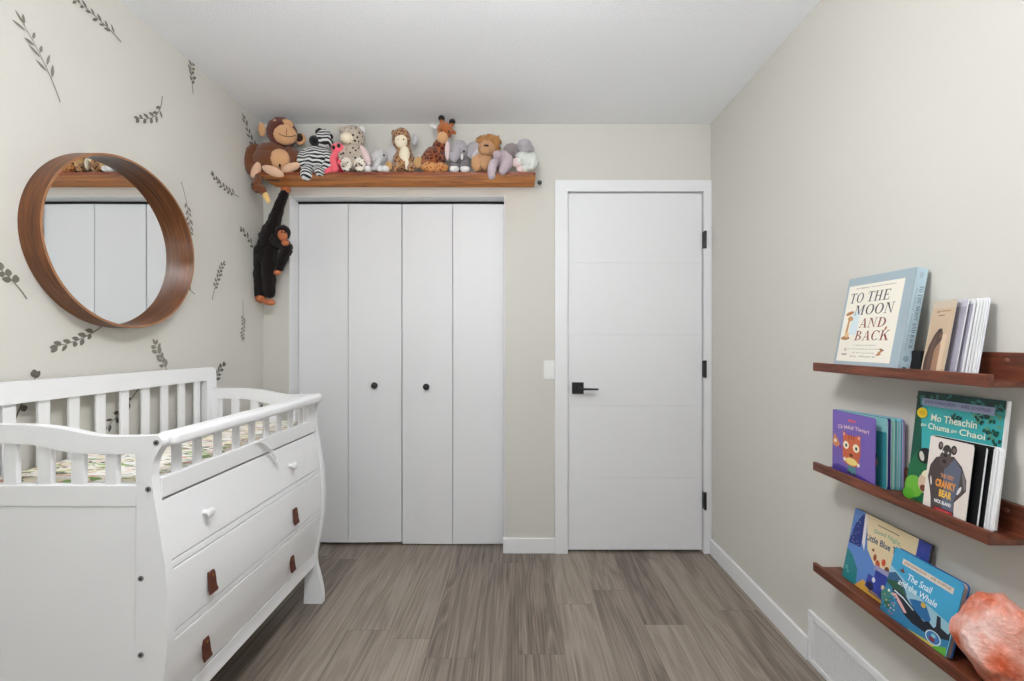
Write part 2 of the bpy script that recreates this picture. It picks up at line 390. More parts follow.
sprig((168, 372), (155, 345), 'pale sprig decal standing above the back rail of the crib', .05, 11, .040, .015, 1, 13, .15, 1.1)
sprig((194.5, 294), (176, 276), 'short sprig decal almost hidden behind the right rim of the mirror', .05, 7, .030, .012, 0, 14, .2)
sprig((13, 425), (35, 378), 'large-leaved sprig decal behind the crib at far left, two leaves above the back rail', .05, 6, .036, .018, 2, 15, .3, 1.1)
sprig((141, 385), (106, 428), 'sprig decal seen in two gaps between the back slats of the crib', .05, 9, .040, .014, 2, 16, .3)
sprig((212, 384), (222, 366), 'small sprig decal showing just above the far end of the crib back rail', -.05, 7, .040, .015, 2, 17, .25)
sprig((268, 412), (254, 402), 'sprig decal seen through the slats of the far end panel of the crib', .1, 7, .045, .018, 2, 18, .1)

# ------------------------------------------------------------------ round mirror
my, mz, mr, mt = 1.555, 1.548, .300, .066
mi = thing('round_mirror', 'round wall mirror in a deep walnut bentwood rim above the crib', 'mirror', (XL, my, mz-mr))
def ring(x0, x1, ro0, ri0, ro1, ri1, n=96):
    q = MB(); vs = []
    for k in range(n):
        a = 2*pi*k/n
        for (x, r) in ((x0, ro0), (x1, ro1), (x1, ri1), (x0, ri0)): vs.append((x, my+r*cos(a), mz+r*sin(a)))
    for j in range(4):
        q.add(vs, [(k*4+j, k*4+(j+1) % 4, ((k+1) % n)*4+(j+1) % 4, ((k+1) % n)*4+j) for k in range(n)], 1 if j == 1 else 0, j in (0, 2))
    return q
ring(XL+.001, XL+mt, mr, mr-.0075, mr, mr-.0075).build('rim', [M['bent'], M['edge']], mi)
glass = mat('mirror_silver', (235, 238, 238), .0, metal=1)
q = MB(); q.prism(circ(my, mz, mr-.008, 96), XL+.004, XL+.009, 'x'); q.build('mirror_glass', glass, mi)
q = MB(); vs = []                       # overlapping end of the veneer: a dark line slanting across the inside of the rim
for k in range(25):
    t_ = k/24
    for da in (-.22, .22):
        a = R(-30+26*t_+da); rr = mr-.0081
        vs.append((XL+.012+(mt-.014)*t_, my+rr*cos(a), mz+rr*sin(a)))
q.add(vs, [(2*k, 2*k+1, 2*k+3, 2*k+2) for k in range(24)])
q.build('veneer_seam', M['dark'], mi)

# ------------------------------------------------------------------ crib with drawers
NY, FY = 1.103, 2.010                       # near face of near end panel, outer face of far panel
ET = .024
XB = -1.425                                 # back of crib
prof = [(-.893, 0), (-.893, .05), (-.905, .115), (-.921, .18), (-.9215, .225), (-.913, .272), (-.901, .33), (-.892, .41), (-.889, .48), (-.889, .53), (-.894, .61), (-.903, .675), (-.915, .75), (-.926, .815), (-.930, .86), (-.926, .893), (-.914, .918), (-.905, .934), (-.905, .948), (-.914, .960)]
def smooth_curve(pts, k=4):
    out = []
    n = len(pts)
    for i in range(n-1):
        p0, p1, p2, p3 = pts[max(i-1, 0)], pts[i], pts[i+1], pts[min(i+2, n-1)]
        for j in range(k):
            t = j/k
            out.append(tuple(.5*((2*b)+(-a+c)*t+(2*a-5*b+4*c-d_)*t*t+(-a+3*b-3*c+d_)*t**3) for a, b, c, d_ in zip(p0, p1, p2, p3)))
    out.append(pts[-1]); return out
PC = smooth_curve(prof)
def px_at(z):
    for (xa, za), (xb, zb) in zip(PC, PC[1:]):
        if za <= z <= zb: return xa+(xb-xa)*(z-za)/max(zb-za, 1e-6)
    return PC[-1][0]
crib = thing('baby_crib', 'white wooden slatted baby crib with built-in drawers standing along the left wall', 'crib', ((XB-.9)/2, (NY+FY)/2, 0))

def end_panel(ya, yb, face, name='end_panel'):
    q = MB()
    # front post, serpentine outer edge
    foot = [(-.979, 0)] + PC + [(-.958, .957), (-.958, .833), (-.968, .833), (-.972, .16)]
    q.prism(foot, ya, yb)
    # back post
    q.prism([(-1.425, 0), (-1.375, 0), (-1.372, .987), (-1.425, .987)], ya, yb)
    # top rail, sweeping
    top = smooth_curve([(-.958, .957), (-1.03, .9565), (-1.07, .9585), (-1.112, .966), (-1.16, .976), (-1.211, .983), (-1.28, .9865), (-1.372, .987)], 3)
    bot = smooth_curve([(-1.372, .939), (-1.267, .938), (-1.22, .933), (-1.18, .924), (-1.12, .915), (-1.06, .912), (-.958, .912)], 3)
    q.prism(top+bot, ya, yb)
    q.box(-1.3745, -.968, ya, yb, .778, .833)            # middle rail
    q.box(-1.3745, -.972, ya, yb, .13, .20)
    q.box(-1.3745, -.970, ya+.0022, yb-.0022, .20, .778)   # sunken field
    p = q.build(name, M['crib'], crib, bevel=.0025)
    for (a, c) in ((-1.315, -1.2685), (-1.228, -1.180), (-1.143, -1.097), (-1.055, -1.011)):
        MB().box(a, c-.011, ya+.006, yb-.006, .833, .942 if a < -1.2 else .92).build('slat', M['crib'], p, bevel=.003)
    MB().box(-1.3725, -1.358, ya+.006, yb-.006, .833, .942).build('slat', M['crib'], p, bevel=.003)
    MB().box(-.973, -.957, ya+.002, yb-.002, .833, .913).build('slat', M['crib'], p, bevel=.001)
    yf = ya if face < 0 else yb
    for (bx_, bz) in ((-.918, .941), (-.938, .823), (-.957, .596), (-.957, .402)):
        k = MB().tube([(bx_, yf+.001, bz), (bx_, yf-.0015 if face < 0 else yf+.0015, bz)], .0072, 18)
        k.tube([(bx_, yf-.001 if face < 0 else yf+.001, bz), (bx_, yf-.0019 if face < 0 else yf+.0019, bz)], .0032, 6, mi=1)
        k.build('bolt', [M['steel'], M['dark']], p)
    return p
end_panel(NY, NY+ET, -1)
end_panel(FY-ET, FY, 1)
# back panel
q = MB(); xb0, xb1 = -1.425, -1.398
zt, zb = 1.084, 1.025
tp = [(NY, zb)]+[(FY-.055, zb), (FY-.055, .25), (FY+.006, .25), (FY+.006, zt-.03), (FY, zt-.012), (FY-.012, zt-.003), (FY-.03, zt), (NY+.03, zt+.003), (NY, zt)]
q.prism(tp, xb0, xb1, 'x')
q.prism([(NY, .25), (NY+.05, .25), (NY+.05, zb), (NY, zb)], xb0, xb1, 'x')
q.box(xb0, xb1, NY+.05, FY-.055, .25, .70)
bp_ = q.build('back_panel', M['crib'], crib, bevel=.004)
for k in range(10):
    c = 1.199+.0885*k-.0
    MB().box(xb0+.009, xb1-.009, c-.013, c+.020, .70, zb+.002).build('slat', M['crib'], bp_, bevel=.002)
# front: top rail, slats, drawers
ya, yb = NY+ET, FY-ET
q = MB()
q.box(-.945, -.888, ya+.001, yb-.001, .925, .961)
q.build('top_rail', M['crib'], crib, bevel=.013, segs=4)
q = MB(); q.box(-.942, -.924, ya, yb, .790, .845)
fr_ = q.build('front_rail', M['crib'], crib, bevel=.003)
ge = [1.149, 1.217, 1.303, 1.389, 1.476, 1.562, 1.650, 1.736, 1.822, 1.906]
for a, c in zip(ge, ge[1:]):
    m_ = (a+c)/2; MB().box(-.938, -.929, m_-.010, m_+.020, .845, .927).build('slat', M['crib'], fr_, bevel=.002)
MB().box(-.940, -.926, 1.928, yb, .845, .927).build('slat', M['crib'], fr_, bevel=.002)
# carcass behind the drawers
q = MB()
z_ = .17
pts = [(px_at(.17+.62*i/30)-.026, .17+.62*i/30) for i in range(31)]
q.prism([(-1.39, .17)]+pts+[(-1.39, .79)], ya, yb)
q.build('carcass', M['crib'], crib)
def front(z0, z1, off, name, label=None):
    n = 10
    o_ = [(px_at(z0+(z1-z0)*i/n)-off, z0+(z1-z0)*i/n) for i in range(n+1)]
    q = MB(); q.prism(o_+[(x-.016, z) for x, z in o_[::-1]], ya+.002, yb-.002); return q
front(.176, .232, .006, 'a').build('apron', M['crib'], crib, bevel=.003)
dr1 = front(.6275, .784, .007, 'd').build('drawer', M['crib'], crib, bevel=.002, label='top drawer front with two white knobs')
dr2 = front(.4415, .603, .007, 'd').build('drawer', M['crib'], crib, bevel=.002, label='middle drawer front with two leather tab pulls')
dr3 = front(.2360, .4165, .007, 'd').build('drawer', M['crib'], crib, bevel=.002, label='bottom drawer front with two leather tab pulls')
front(.6055, .6250, .0085, 'a').build('divider', M['crib'], crib, bevel=.002)
front(.4190, .4390, .0085, 'a').build('divider', M['crib'], crib, bevel=.002)
for y in (1.264, 1.742):
    x = px_at(.70)-.007; z = .702
    q = MB().tube([(x, y, z), (x+.016, y, z)], [.008, .0065], 14); q.ell((x+.021, y, z), (.0065, .0145, .0145), seg=20, rings=12)
    q.build('knob', M['crib'], dr1)
for dr, z, ys_ in ((dr2, .500, (1.262, 1.738)), (dr3, .306, (1.262, 1.745))):
    for y in ys_:
        x = px_at(z)-.006
        q = MB()
        pr = [(x, z+.032), (x+.006, z+.032), (x+.009, z+.023), (x+.012, z-.014), (x+.015, z-.025), (x+.0135, z-.031), (x+.009, z-.029), (x+.005, z-.018), (x+.001, z+.010)]
        vs = []
        wid = [.0105, .0105, .011, .0135, .0148, .0148, .0148, .0135, .011]
        n_ = len(pr)
        vs = [(p[0], y-w_, p[1]) for p, w_ in zip(pr, wid)]+[(p[0], y+w_, p[1]) for p, w_ in zip(pr, wid)]
        q.add(vs, [(i, (i+1) % n_, n_+(i+1) % n_, n_+i) for i in range(n_)]); q.add(vs, [list(range(n_))[::-1], list(range(n_, 2*n_))])
        pu = q.build('leather_pull', M['leather'], dr, bevel=.0015)
        MB().ell((x+.0095, y, z+.020), (.0025, .004, .004), seg=12, rings=8).build('stud', M['brass'], pu)
# small white safety strap hooked over the front rail
q = MB()
pp = smooth_curve([(-.920, 1.545, .842), (-.914, 1.56, .835), (-.9105, 1.585, .812), (-.910, 1.605, .795), (-.906, 1.62, .772), (-.905, 1.63, .757)], 4)
q.tube(pp, .006, 10); q.ell((-.918, 1.543, .843), (.006, .010, .006), seg=14, rings=8); q.ell((-.903, 1.633, .755), (.006, .011, .011), seg=14, rings=8)
q.build('safety_strap', M['plastic'], crib)

# mattress with floral sheet
def floral():
    m = mat('floral_sheet', (240, 238, 232), .85); nt = m.node_tree; b = nt.nodes['Principled BSDF']; L = nt.links.new
    tc = nt.nodes.new('ShaderNodeTexCoord'); prev = None
    for i, (col, scl, th, off) in enumerate([((240, 226, 214), (9, 16, 9), .56, 0), ((240, 232, 204), (9, 18, 9), .58, 3), ((128, 142, 104), (12, 34, 12), .62, 7), ((220, 172, 152), (12, 36, 12), .62, 11), ((98, 98, 90), (14, 44, 14), .655, 15), ((150, 178, 116), (10, 30, 10), .65, 19)]):
        mp = nt.nodes.new('ShaderNodeMapping'); mp.inputs['Location'].default_value = (off, off*1.7, 0); mp.inputs['Rotation'].default_value = (0, 0, R(25*(i % 3)-25)); mp.inputs['Scale'].default_value = scl
        n = nt.nodes.new('ShaderNodeTexNoise'); n.inputs['Scale'].default_value = 1.15; n.inputs['Detail'].default_value = 1.5; n.inputs['Distortion'].default_value = .8
        L(tc.outputs['Object'], mp.inputs[0]); L(mp.outputs[0], n.inputs[0])
        g = nt.nodes.new('ShaderNodeMath'); g.operation = 'GREATER_THAN'; g.inputs[1].default_value = th; L(n.outputs['Fac'], g.inputs[0])
        mx = nt.nodes.new('ShaderNodeMix'); mx.data_type = 'RGBA'; L(g.outputs[0], mx.inputs['Factor']); mx.inputs['B'].default_value = (*lin(col), 1)
        if prev: L(prev, mx.inputs['A'])
        else: mx.inputs['A'].default_value = (*lin((243, 241, 236)), 1)
        prev = mx.outputs['Result']
    L(prev, b.inputs['Base Color']); return m
q = MB().box(-1.390, -.950, NY+ET+.006, FY-ET-.006, .792, .838)
tag(q.build('mattress', floral(), bevel=.012, segs=4), 'mattress in a white fitted sheet with green and pink leaf print, inside the crib', 'mattress')

# ------------------------------------------------------------------ long board shelf over the closet
SZ0, SZ1, SYF = 2.080, 2.0965, 2.294
rc = .012
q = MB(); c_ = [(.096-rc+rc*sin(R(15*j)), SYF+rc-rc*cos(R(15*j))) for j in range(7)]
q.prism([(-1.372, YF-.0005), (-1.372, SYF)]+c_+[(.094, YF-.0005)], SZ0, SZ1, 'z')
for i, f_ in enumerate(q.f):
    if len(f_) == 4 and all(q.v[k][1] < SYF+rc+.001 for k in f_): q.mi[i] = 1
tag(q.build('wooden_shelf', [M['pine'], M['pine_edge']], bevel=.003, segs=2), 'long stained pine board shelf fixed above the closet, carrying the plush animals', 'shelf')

# ------------------------------------------------------------------ plush toys
def fur(name, col, rough=.95, bump=.5, bscale=220): return mat(name, col, rough, bump=bump, bscale=bscale, spec=.1, sheen=.25)
def pattern(name, base, ink, kind, scale, th=.5, base2=None):
    m = fur(name, base); nt = m.node_tree; b = nt.nodes['Principled BSDF']; L = nt.links.new
    tc = nt.nodes.new('ShaderNodeTexCoord')
    if kind == 'stripe':
        n = nt.nodes.new('ShaderNodeTexWave'); n.bands_direction = 'Z'; n.inputs['Scale'].default_value = scale; n.inputs['Distortion'].default_value = 7; n.inputs['Detail'].default_value = 1; n.inputs['Detail Scale'].default_value = .9
        out = n.outputs['Fac']
    else:
        n = nt.nodes.new('ShaderNodeTexVoronoi'); n.inputs['Scale'].default_value = scale
        if kind == 'cell': n.feature = 'DISTANCE_TO_EDGE'
        out = n.outputs['Distance']
    L(tc.outputs['Object'], n.inputs['Vector'])
    r = ramp(nt, [(0, ink), (th, base)], 'CONSTANT') if kind != 'cell' else ramp(nt, [(0, base), (th, ink)], 'CONSTANT')
    L(out, r.inputs[0]); L(r.outputs[0], b.inputs['Base Color']); return m
BR = fur('brown_plush', (112, 62, 30)); RB = fur('red_brown_plush', (98, 38, 20)); TAN = fur('tan_plush', (214, 164, 120), bump=.15)
PK = fur('pale_tan_sole', (226, 184, 154), bump=.15); DK = fur('dark_stitch', (52, 30, 20)); BK = fur('black_plush', (20, 18, 18))
YE = fur('yellow_plush', (236, 200, 130)); OC = fur('ochre_plush', (196, 156, 104))
eye = mat('shiny_black_eye', (8, 8, 8), .12, spec=.7)
ZB = pattern('zebra_stripes', (226, 226, 224), (26, 26, 30), 'stripe', 17, .5)
LP = pattern('dalmatian_spots', (194, 179, 162), (40, 32, 28), 'spot', 44, .27)
LPS = pattern('spotted_sole', (236, 226, 212), (22, 18, 18), 'spot', 50, .27)
TG = pattern('mottled_brown_fur', (180, 132, 88), (80, 46, 30), 'spot', 85, .46)
GF = pattern('giraffe_patches', (158, 88, 46), (80, 26, 20), 'cell', 40, .08)
GF2 = pattern('giraffe_legs', (204, 146, 88), (160, 88, 42), 'cell', 60, .14)
CR = fur('cream_plush', (240, 226, 200)); WH = fur('white_plush', (236, 232, 230))
LG = fur('light_grey_plush', (200, 197, 198)); MG = fur('grey_plush', (172, 166, 170)); DG = fur('dark_grey_plush', (116, 110, 112))
LI = fur('lilac_grey_plush', (190, 172, 178)); TP = fur('taupe_plush', (142, 132, 132)); PI = fur('pale_pink_plush', (234, 208, 206))
GO = fur('golden_mane', (182, 126, 68), bump=.9, bscale=120); LT = fur('lion_tan_plush', (192, 144, 102))
HP = fur('hot_pink_plush', (250, 106, 122)); HR = fur('red_pink_plush', (236, 46, 88)); MN = fur('mint_plush', (216, 219, 212))
OR = fur('orange_plush', (172, 98, 48)); ORB = mat('orange_brown_vinyl', (186, 108, 66), .6)

class Toy:
    """one plush toy: shapes are collected per part around the toy's own depth y"""
    def __init__(s, name, label, cx, y, cat='plush toy', group='plush animals on the shelf', base=None):
        s.y = y; s.k = y/F
        s.o = thing(name, label, cat, ((cx-CX)*s.k, y, base if base is not None else SZ1), group)
    def p(s, X, Y, dy=0): return wr(X, Y, s.y+dy)
    def e(s, q, X, Y, rx, rz, dy=0, ry=None, rot=0, fuzz=.03, **kw):
        k = (s.y+dy)/F; ry = ry if ry is not None else min(rx, rz)
        return q.ell(s.p(X, Y, dy), (rx*k, ry*k, rz*k), (0, R(rot), 0), fuzz=fuzz, **kw)
    def part(s, name, m, *es, label=None, parent=None):
        q = MB()
        for e in es:
            e = list(e); kw = e.pop() if isinstance(e[-1], dict) else {}
            s.e(q, *e, **kw)
        return q.build(name, m, parent or s.o, label=label)
    def limb(s, name, m, pts, rad, parent=None, label=None, n=16, fuzz=.05):
        k = s.k; P = smooth_curve([s.p(*a) for a in pts], 5); r0 = smooth_curve([(r*k,) for r in rad], 5)
        q = MB().tube(P, [r[0] for r in r0], n, fuzz=fuzz)
        q.ell(P[0], (rad[0]*k,)*3, seg=12, rings=8); q.ell(P[-1], (rad[-1]*k,)*3, seg=12, rings=8)
        return q.build(name, m, parent or s.o, label=label)

# big brown monkey
t = Toy('monkey_plush', 'largest plush on the shelf, brown monkey with tan face at the left end', 273, 2.365)
t.part('body', BR, (273, 164, 22, 17, 0, {'ry': 14}), (273, 155, 17, 12, 0, {'ry': 12}))
t.limb('arm', BR, [(256, 152, 0), (251, 160, -.02), (253, 170, -.04)], [8, 8.5, 6])
t.limb('arm', BR, [(291, 154, 0), (297, 162, -.02), (296, 170, -.03)], [7, 7, 5])
hd = t.part('head', RB, (282, 133, 14.5, 15, -.015, {'ry': 12, 'rot': -20}))
fc = t.part('muzzle', TAN, (284.5, 134.5, 12.5, 10, -.045, {'ry': 7.5, 'rot': 15, 'fuzz': 0}), (277.5, 124, 5, 4.5, -.045, {'ry': 5, 'fuzz': 0}), (287, 124.5, 6, 5, -.042, {'ry': 5, 'fuzz': 0}), label='tan felt face patch', parent=hd)
def on_ell(cx, cy, rx, rz, ry, dy, X, Y, rot=0):
    a = R(rot); u, v = (X-cx), (Y-cy); u, v = u*cos(a)+v*sin(a), -u*sin(a)+v*cos(a)
    h = max(0, 1-(u/rx)**2-(v/rz)**2)**.5
    return dy-ry*h*t.k
sm = smooth_curve([(274.5, 129), (278, 133), (284, 136), (290, 136.5), (295.5, 135.5)], 4)
q = MB().tube([t.p(x, y, on_ell(284.5, 134.5, 12.5, 10, 7.5, -.045, x, y, 15)-.0005) for x, y in sm], .0017, 6)
q.tube([t.p(286.5, yy, on_ell(284.5, 134.5, 12.5, 10, 7.5, -.045, 286.5, yy, 15)-.0005) for yy in (126.5, 129, 132, 135.5)], .0013, 6)
q.build('mouth_stitch', DK, fc)
t.part('ear', TAN, (261.8, 129.5, 3.6, 7, -.012, {'ry': 2, 'fuzz': 0, 'rot': -8}), parent=hd, label='tan ear')
t.part('ear', TAN, (300.5, 139, 5.4, 6, -.0, {'ry': 2.5, 'fuzz': 0}), parent=hd, label='tan rimmed ear')
t.part('ear_hollow', DK, (299.5, 137.5, 3.4, 4.2, -.014, {'ry': 1.5, 'fuzz': 0}), parent=hd)
bl = t.part('belly_patch', TAN, (279.8, 159.5, 10, 10.5, -.050, {'ry': 6, 'fuzz': 0}), label='round tan belly')
t.part('navel', DK, (279.8, 165.6, 1.1, 1.9, -.078, {'ry': 1}), parent=bl)
t.part('hand', PK, (256.3, 170, 4.3, 9.3, -.062, {'ry': 3, 'rot': 25, 'fuzz': 0}), label='pale tan hand')
t.part('foot', PK, (273, 171.2, 11.5, 4.6, -.082, {'ry': 4, 'rot': 22, 'fuzz': 0}), label='pale tan foot sole')
t.part('foot', PK, (291, 167.6, 10, 4, -.070, {'ry': 4, 'rot': -20, 'fuzz': 0}), label='pale tan foot sole')
t.limb('tail', BR, [(259, 174, -.05), (258, 181, -.075), (256.5, 187, -.08), (261, 189, -.08), (264.5, 194, -.08)], [3, 3.6, 5, 4.2, 3])
t.limb('tail_tip', YE, [(265, 194.5, -.08), (268.3, 201, -.08)], [2.9, 2.1], label='yellow tail tip')

# zebra
t = Toy('zebra_plush', 'black and white striped zebra plush sitting beside the big brown monkey', 316, 2.35)
t.part('body', ZB, (316.5, 160, 14, 14, 0, {'ry': 11}))
hd = t.part('head', ZB, (324.5, 139.5, 8.5, 9, -.01, {'ry': 8, 'rot': 20}), (321, 146, 6, 6, 0))
t.part('muzzle', BK, (314.5, 141, 5.2, 5.2, -.035, {'ry': 5}), parent=hd, label='black muzzle')
t.part('ear', BK, (330.6, 136.8, 2.6, 3, -.02, {'ry': 1.6}), parent=hd); t.part('ear', BK, (318, 132, 2.8, 3, 0, {'ry': 1.6}), parent=hd)
t.part('mane', BK, (320.5, 130.5, 3, 2.2, 0, {'fuzz': .15}), (324, 131.5, 3, 2.4, .01, {'fuzz': .15}), (328, 133, 2.6, 2.2, .015, {'fuzz': .15}), parent=hd)
t.limb('arm', ZB, [(306, 154, -.01), (302, 160, -.03), (304, 165, -.045)], [5, 5, 4])
t.limb('arm', ZB, [(326, 153, -.01), (330, 160, -.03), (326, 167, -.045)], [4.5, 4.5, 4])
t.limb('leg', ZB, [(311, 167, -.01), (307, 171, -.055), (306, 175, -.073)], [5, 5.4, 5.2])
t.limb('leg', ZB, [(319, 167, -.01), (319, 170, -.045), (319.5, 171.5, -.07)], [5, 5, 4.6])

# pink plush
t = Toy('pink_plush', 'small hot pink plush with big dark eyes between the zebra and the spotted cat', 335, 2.325)
t.part('body', HR, (336, 162, 6.5, 9.5, .02, {'ry': 6}), (339, 169, 6, 4.2, 0.03, {'ry': 5}))
hd = t.part('head', HP, (338.3, 149.2, 6.8, 6, 0, {'ry': 6}))
t.part('eye', BK, (333.8, 147.4, 1.8, 2.1, -.028, {'ry': 1.4, 'fuzz': 0}), parent=hd); t.part('eye', BK, (338.6, 145.6, 1.8, 2.1, -.03, {'ry': 1.4, 'fuzz': 0}), parent=hd)
t.limb('arm', HP, [(335, 155, -.01), (333, 160, -.02), (335.3, 169, -.025)], [3.2, 3.2, 3.1])
t.limb('arm', HP, [(342, 154, 0), (343, 159, 0), (340, 163, -.02)], [3, 3, 2.6])
t.limb('leg', HP, [(334, 166, 0), (329, 170, -.015), (327, 172, -.02)], [3, 3.2, 3.2])
t.limb('leg', HP, [(337, 168, .01), (335, 170.5, -.01), (335, 169.8, -.02)], [2.6, 3, 3])

# spotted cat
t = Toy('leopard_plush', 'beige plush big cat with black spots and spotted foot soles, sitting upright', 353, 2.345)
t.part('body', LP, (354.5, 157, 9.5, 14, 0, {'ry': 9}))
hd = t.part('head', LP, (352.6, 137.5, 12, 11.5, -.01, {'ry': 10}))
mz_ = t.part('muzzle', CR, (346.8, 138, 6.6, 5.2, -.052, {'ry': 4.5, 'fuzz': 0}), parent=hd, label='cream muzzle')
t.part('ear', WH, (361.5, 130.3, 3.8, 4.2, 0, {'ry': 2, 'fuzz': 0, 'rot': 20}), parent=hd, label='pale ear'); t.part('ear', LP, (342, 130, 3.2, 3.6, 0.01, {'ry': 2, 'rot': -20}), parent=hd)
t.limb('arm', LP, [(346, 149, -.01), (342, 155, -.02), (343, 160, -.03)], [4, 4, 3.6])
t.limb('arm', PI, [(361, 149, -.0), (366, 156, -.01), (368.5, 163, -.02)], [3.8, 3.8, 3.2], label='pinkish arm')
for fx in (346.2, 359.6):
    t.limb('leg', LP, [(fx, 166, 0), (fx, 166, -.04)], [4.6, 5]); t.part('foot', LPS, (fx, 164.3, 5.6, 7.2, -.050, {'ry': 2.6, 'fuzz': 0}), label='white foot with black spots')

# little pale elephant
t = Toy('elephant_plush', 'small pale grey elephant plush lying low between the spotted cat and the hooded cub', 379, 2.345)
t.part('body', LG, (381, 164, 9.5, 8.5, .02, {'ry': 9}))
hd = t.part('head', LG, (379.3, 157.5, 8, 8.2, -.015, {'ry': 8}))
t.part('ear', LG, (392, 154.5, 5, 8.5, .01, {'ry': 2, 'rot': 20}), parent=hd); t.part('ear', LG, (371, 160, 2.6, 6.5, .0, {'ry': 2}), parent=hd)
t.part('eye', eye, (376.7, 154.8, .95, 1.05, -.052, {'ry': .8, 'fuzz': 0}), parent=hd); t.part('eye', eye, (384, 155.3, .9, 1, -.050, {'ry': .8, 'fuzz': 0}), parent=hd)
t.limb('trunk', LG, [(379, 161, -.04), (376.5, 165.5, -.055), (374, 168.5, -.06)], [3, 2.6, 2.2], parent=hd)
for fx in (368.3, 380.5, 386): t.part('foot', WH, (fx, 169, 3.9, 3.2, -.045, {'ry': 3.6}), label='whitish foot')

# hooded cub
t = Toy('cub_plush', 'brown mottled cub plush with a cream face and chest, next to the giraffe', 403, 2.345)
t.part('body', TG, (404, 162, 11, 12, .01, {'ry': 9}), (404, 152, 7.5, 8, .01, {'ry': 7}))
hd = t.part('head', TG, (401.6, 139.5, 9.2, 11.2, -.005, {'ry': 8.5}))
t.part('face', CR, (401, 141.2, 6.3, 6.9, -.036, {'ry': 4, 'fuzz': 0}), parent=hd, label='cream face')
t.part('ear', LG, (414.8, 139, 3, 5.8, .01, {'ry': 1.6, 'rot': 10}), parent=hd, label='pale ear')
t.part('ear', TG, (393.6, 133, 2.4, 3, .01, {'ry': 1.6}), parent=hd)
t.part('eye', eye, (398.6, 139.5, .7, .8, -.054, {'ry': .6, 'fuzz': 0}), parent=hd); t.part('eye', eye, (403.6, 139.5, .7, .8, -.054, {'ry': .6, 'fuzz': 0}), parent=hd)
t.part('chest_patch', CR, (404.5, 154, 5.3, 8, -.030, {'ry': 3.4, 'fuzz': 0}), (407, 164, 2, 6.5, -.034, {'ry': 3, 'fuzz': 0}), label='cream chest')
t.limb('leg', TG, [(396, 166, 0), (396, 168.5, -.045)], [4.5, 4]); t.limb('leg', TG, [(411, 166, 0), (411.5, 168.5, -.045)], [4.2, 3.8])
t.part('paw', OC, (389, 166, 3.8, 5.2, -.04, {'ry': 3.4}), label='ochre paw'); t.part('paw', OC, (418.5, 162.8, 5, 6, -.02, {'ry': 3.6}), label='ochre paw')

# giraffe
t = Toy('giraffe_plush', 'tallest plush, patchy brown giraffe with black-tipped horns, in the middle right of the shelf', 436, 2.36)
t.part('body', GF, (434.5, 160, 11.5, 13.5, 0, {'ry': 10}), (440, 148, 7.5, 12, 0, {'ry': 7, 'rot': 20}))
t.part('leg', GF2, (429.5, 167.5, 9, 5.5, -.045, {'ry': 5}), label='golden brown leg'); t.part('leg', GF2, (440.5, 168, 8.5, 5.2, -.040, {'ry': 5}), label='golden brown leg')
hd = t.part('head', OR, (445, 130.5, 7.6, 8, -.005, {'ry': 7}))
t.part('muzzle', TAN, (442.5, 137.8, 5.6, 5.8, -.032, {'ry': 5}), parent=hd, label='tan muzzle')
for (hx0, hy0, hx1, hy1) in ((443.3, 127, 441.5, 120.5), (449.5, 128, 452.3, 124)):
    hn = t.limb('horn', OR, [(hx0, hy0), (hx1, hy1)], [2.2, 1.9], parent=hd)
    t.part('horn_tip', BK, (hx1, hy1-2.2, 3.3, 2.9, 0, {'ry': 3}), label='black horn tip')
t.part('ear', WH, (433.6, 126.6, 3.8, 2.2, 0, {'ry': 1.6, 'rot': 30, 'fuzz': 0}), parent=hd, label='white lined ear'); t.part('ear', OR, (453.5, 132.2, 3.2, 2, 0, {'ry': 1.6, 'rot': 35}), parent=hd)
t.part('eye', eye, (441.5, 130.5, .9, 1.1, -.050, {'ry': .8, 'fuzz': 0}), parent=hd); t.part('eye', eye, (449, 131.5, .9, 1.1, -.048, {'ry': .8, 'fuzz': 0}), parent=hd)
t.limb('arm', GF, [(428, 154, -.01), (424, 161, -.03), (427, 167, -.05)], [4, 4, 3.4])

# grey elephant
t = Toy('elephant_plush', 'grey elephant plush with big floppy ears, white tusk and white feet, right of the giraffe', 460, 2.335)
t.part('body', DG, (460, 162, 9.5, 9.5, .01, {'ry': 8}))
hd = t.part('head', MG, (459.5, 149.5, 8.8, 9.5, -.005, {'ry': 8}))
t.limb('trunk', MG, [(457.5, 150, -.035), (455.5, 156, -.055), (453.5, 158.5, -.06), (452.3, 155.5, -.065)], [4.2, 4, 3.6, 3.2], parent=hd)
e1 = t.part('ear', MG, (448.3, 150.5, 3.6, 11, -.0, {'ry': 2, 'fuzz': .02}), parent=hd); t.part('ear_lining', PI, (447.3, 150.5, 2.3, 9.5, -.008, {'ry': 1.4, 'fuzz': 0}), parent=hd, label='pinkish ear lining')
t.part('ear', MG, (473.5, 150, 7.5, 8.8, .0, {'ry': 2, 'rot': 30, 'fuzz': .02}), parent=hd); t.part('ear_lining', LG, (476, 153, 2.2, 7.5, -.006, {'ry': 1.5, 'rot': 38, 'fuzz': 0}), parent=hd)
t.part('eye', eye, (464, 151.3, 1, 1.2, -.040, {'ry': .8, 'fuzz': 0}), parent=hd)
t.limb('tusk', WH, [(462, 155, -.038), (461.8, 158.5, -.048)], [1.4, 1.1], parent=hd, label='white tusk')
for fx in (454.3, 465): t.limb('leg', DG, [(fx, 164, -.01), (fx, 166, -.03)], [4.4, 4.6]); t.part('foot', WH, (fx, 169, 5, 3.6, -.032, {'ry': 4}), label='white foot')

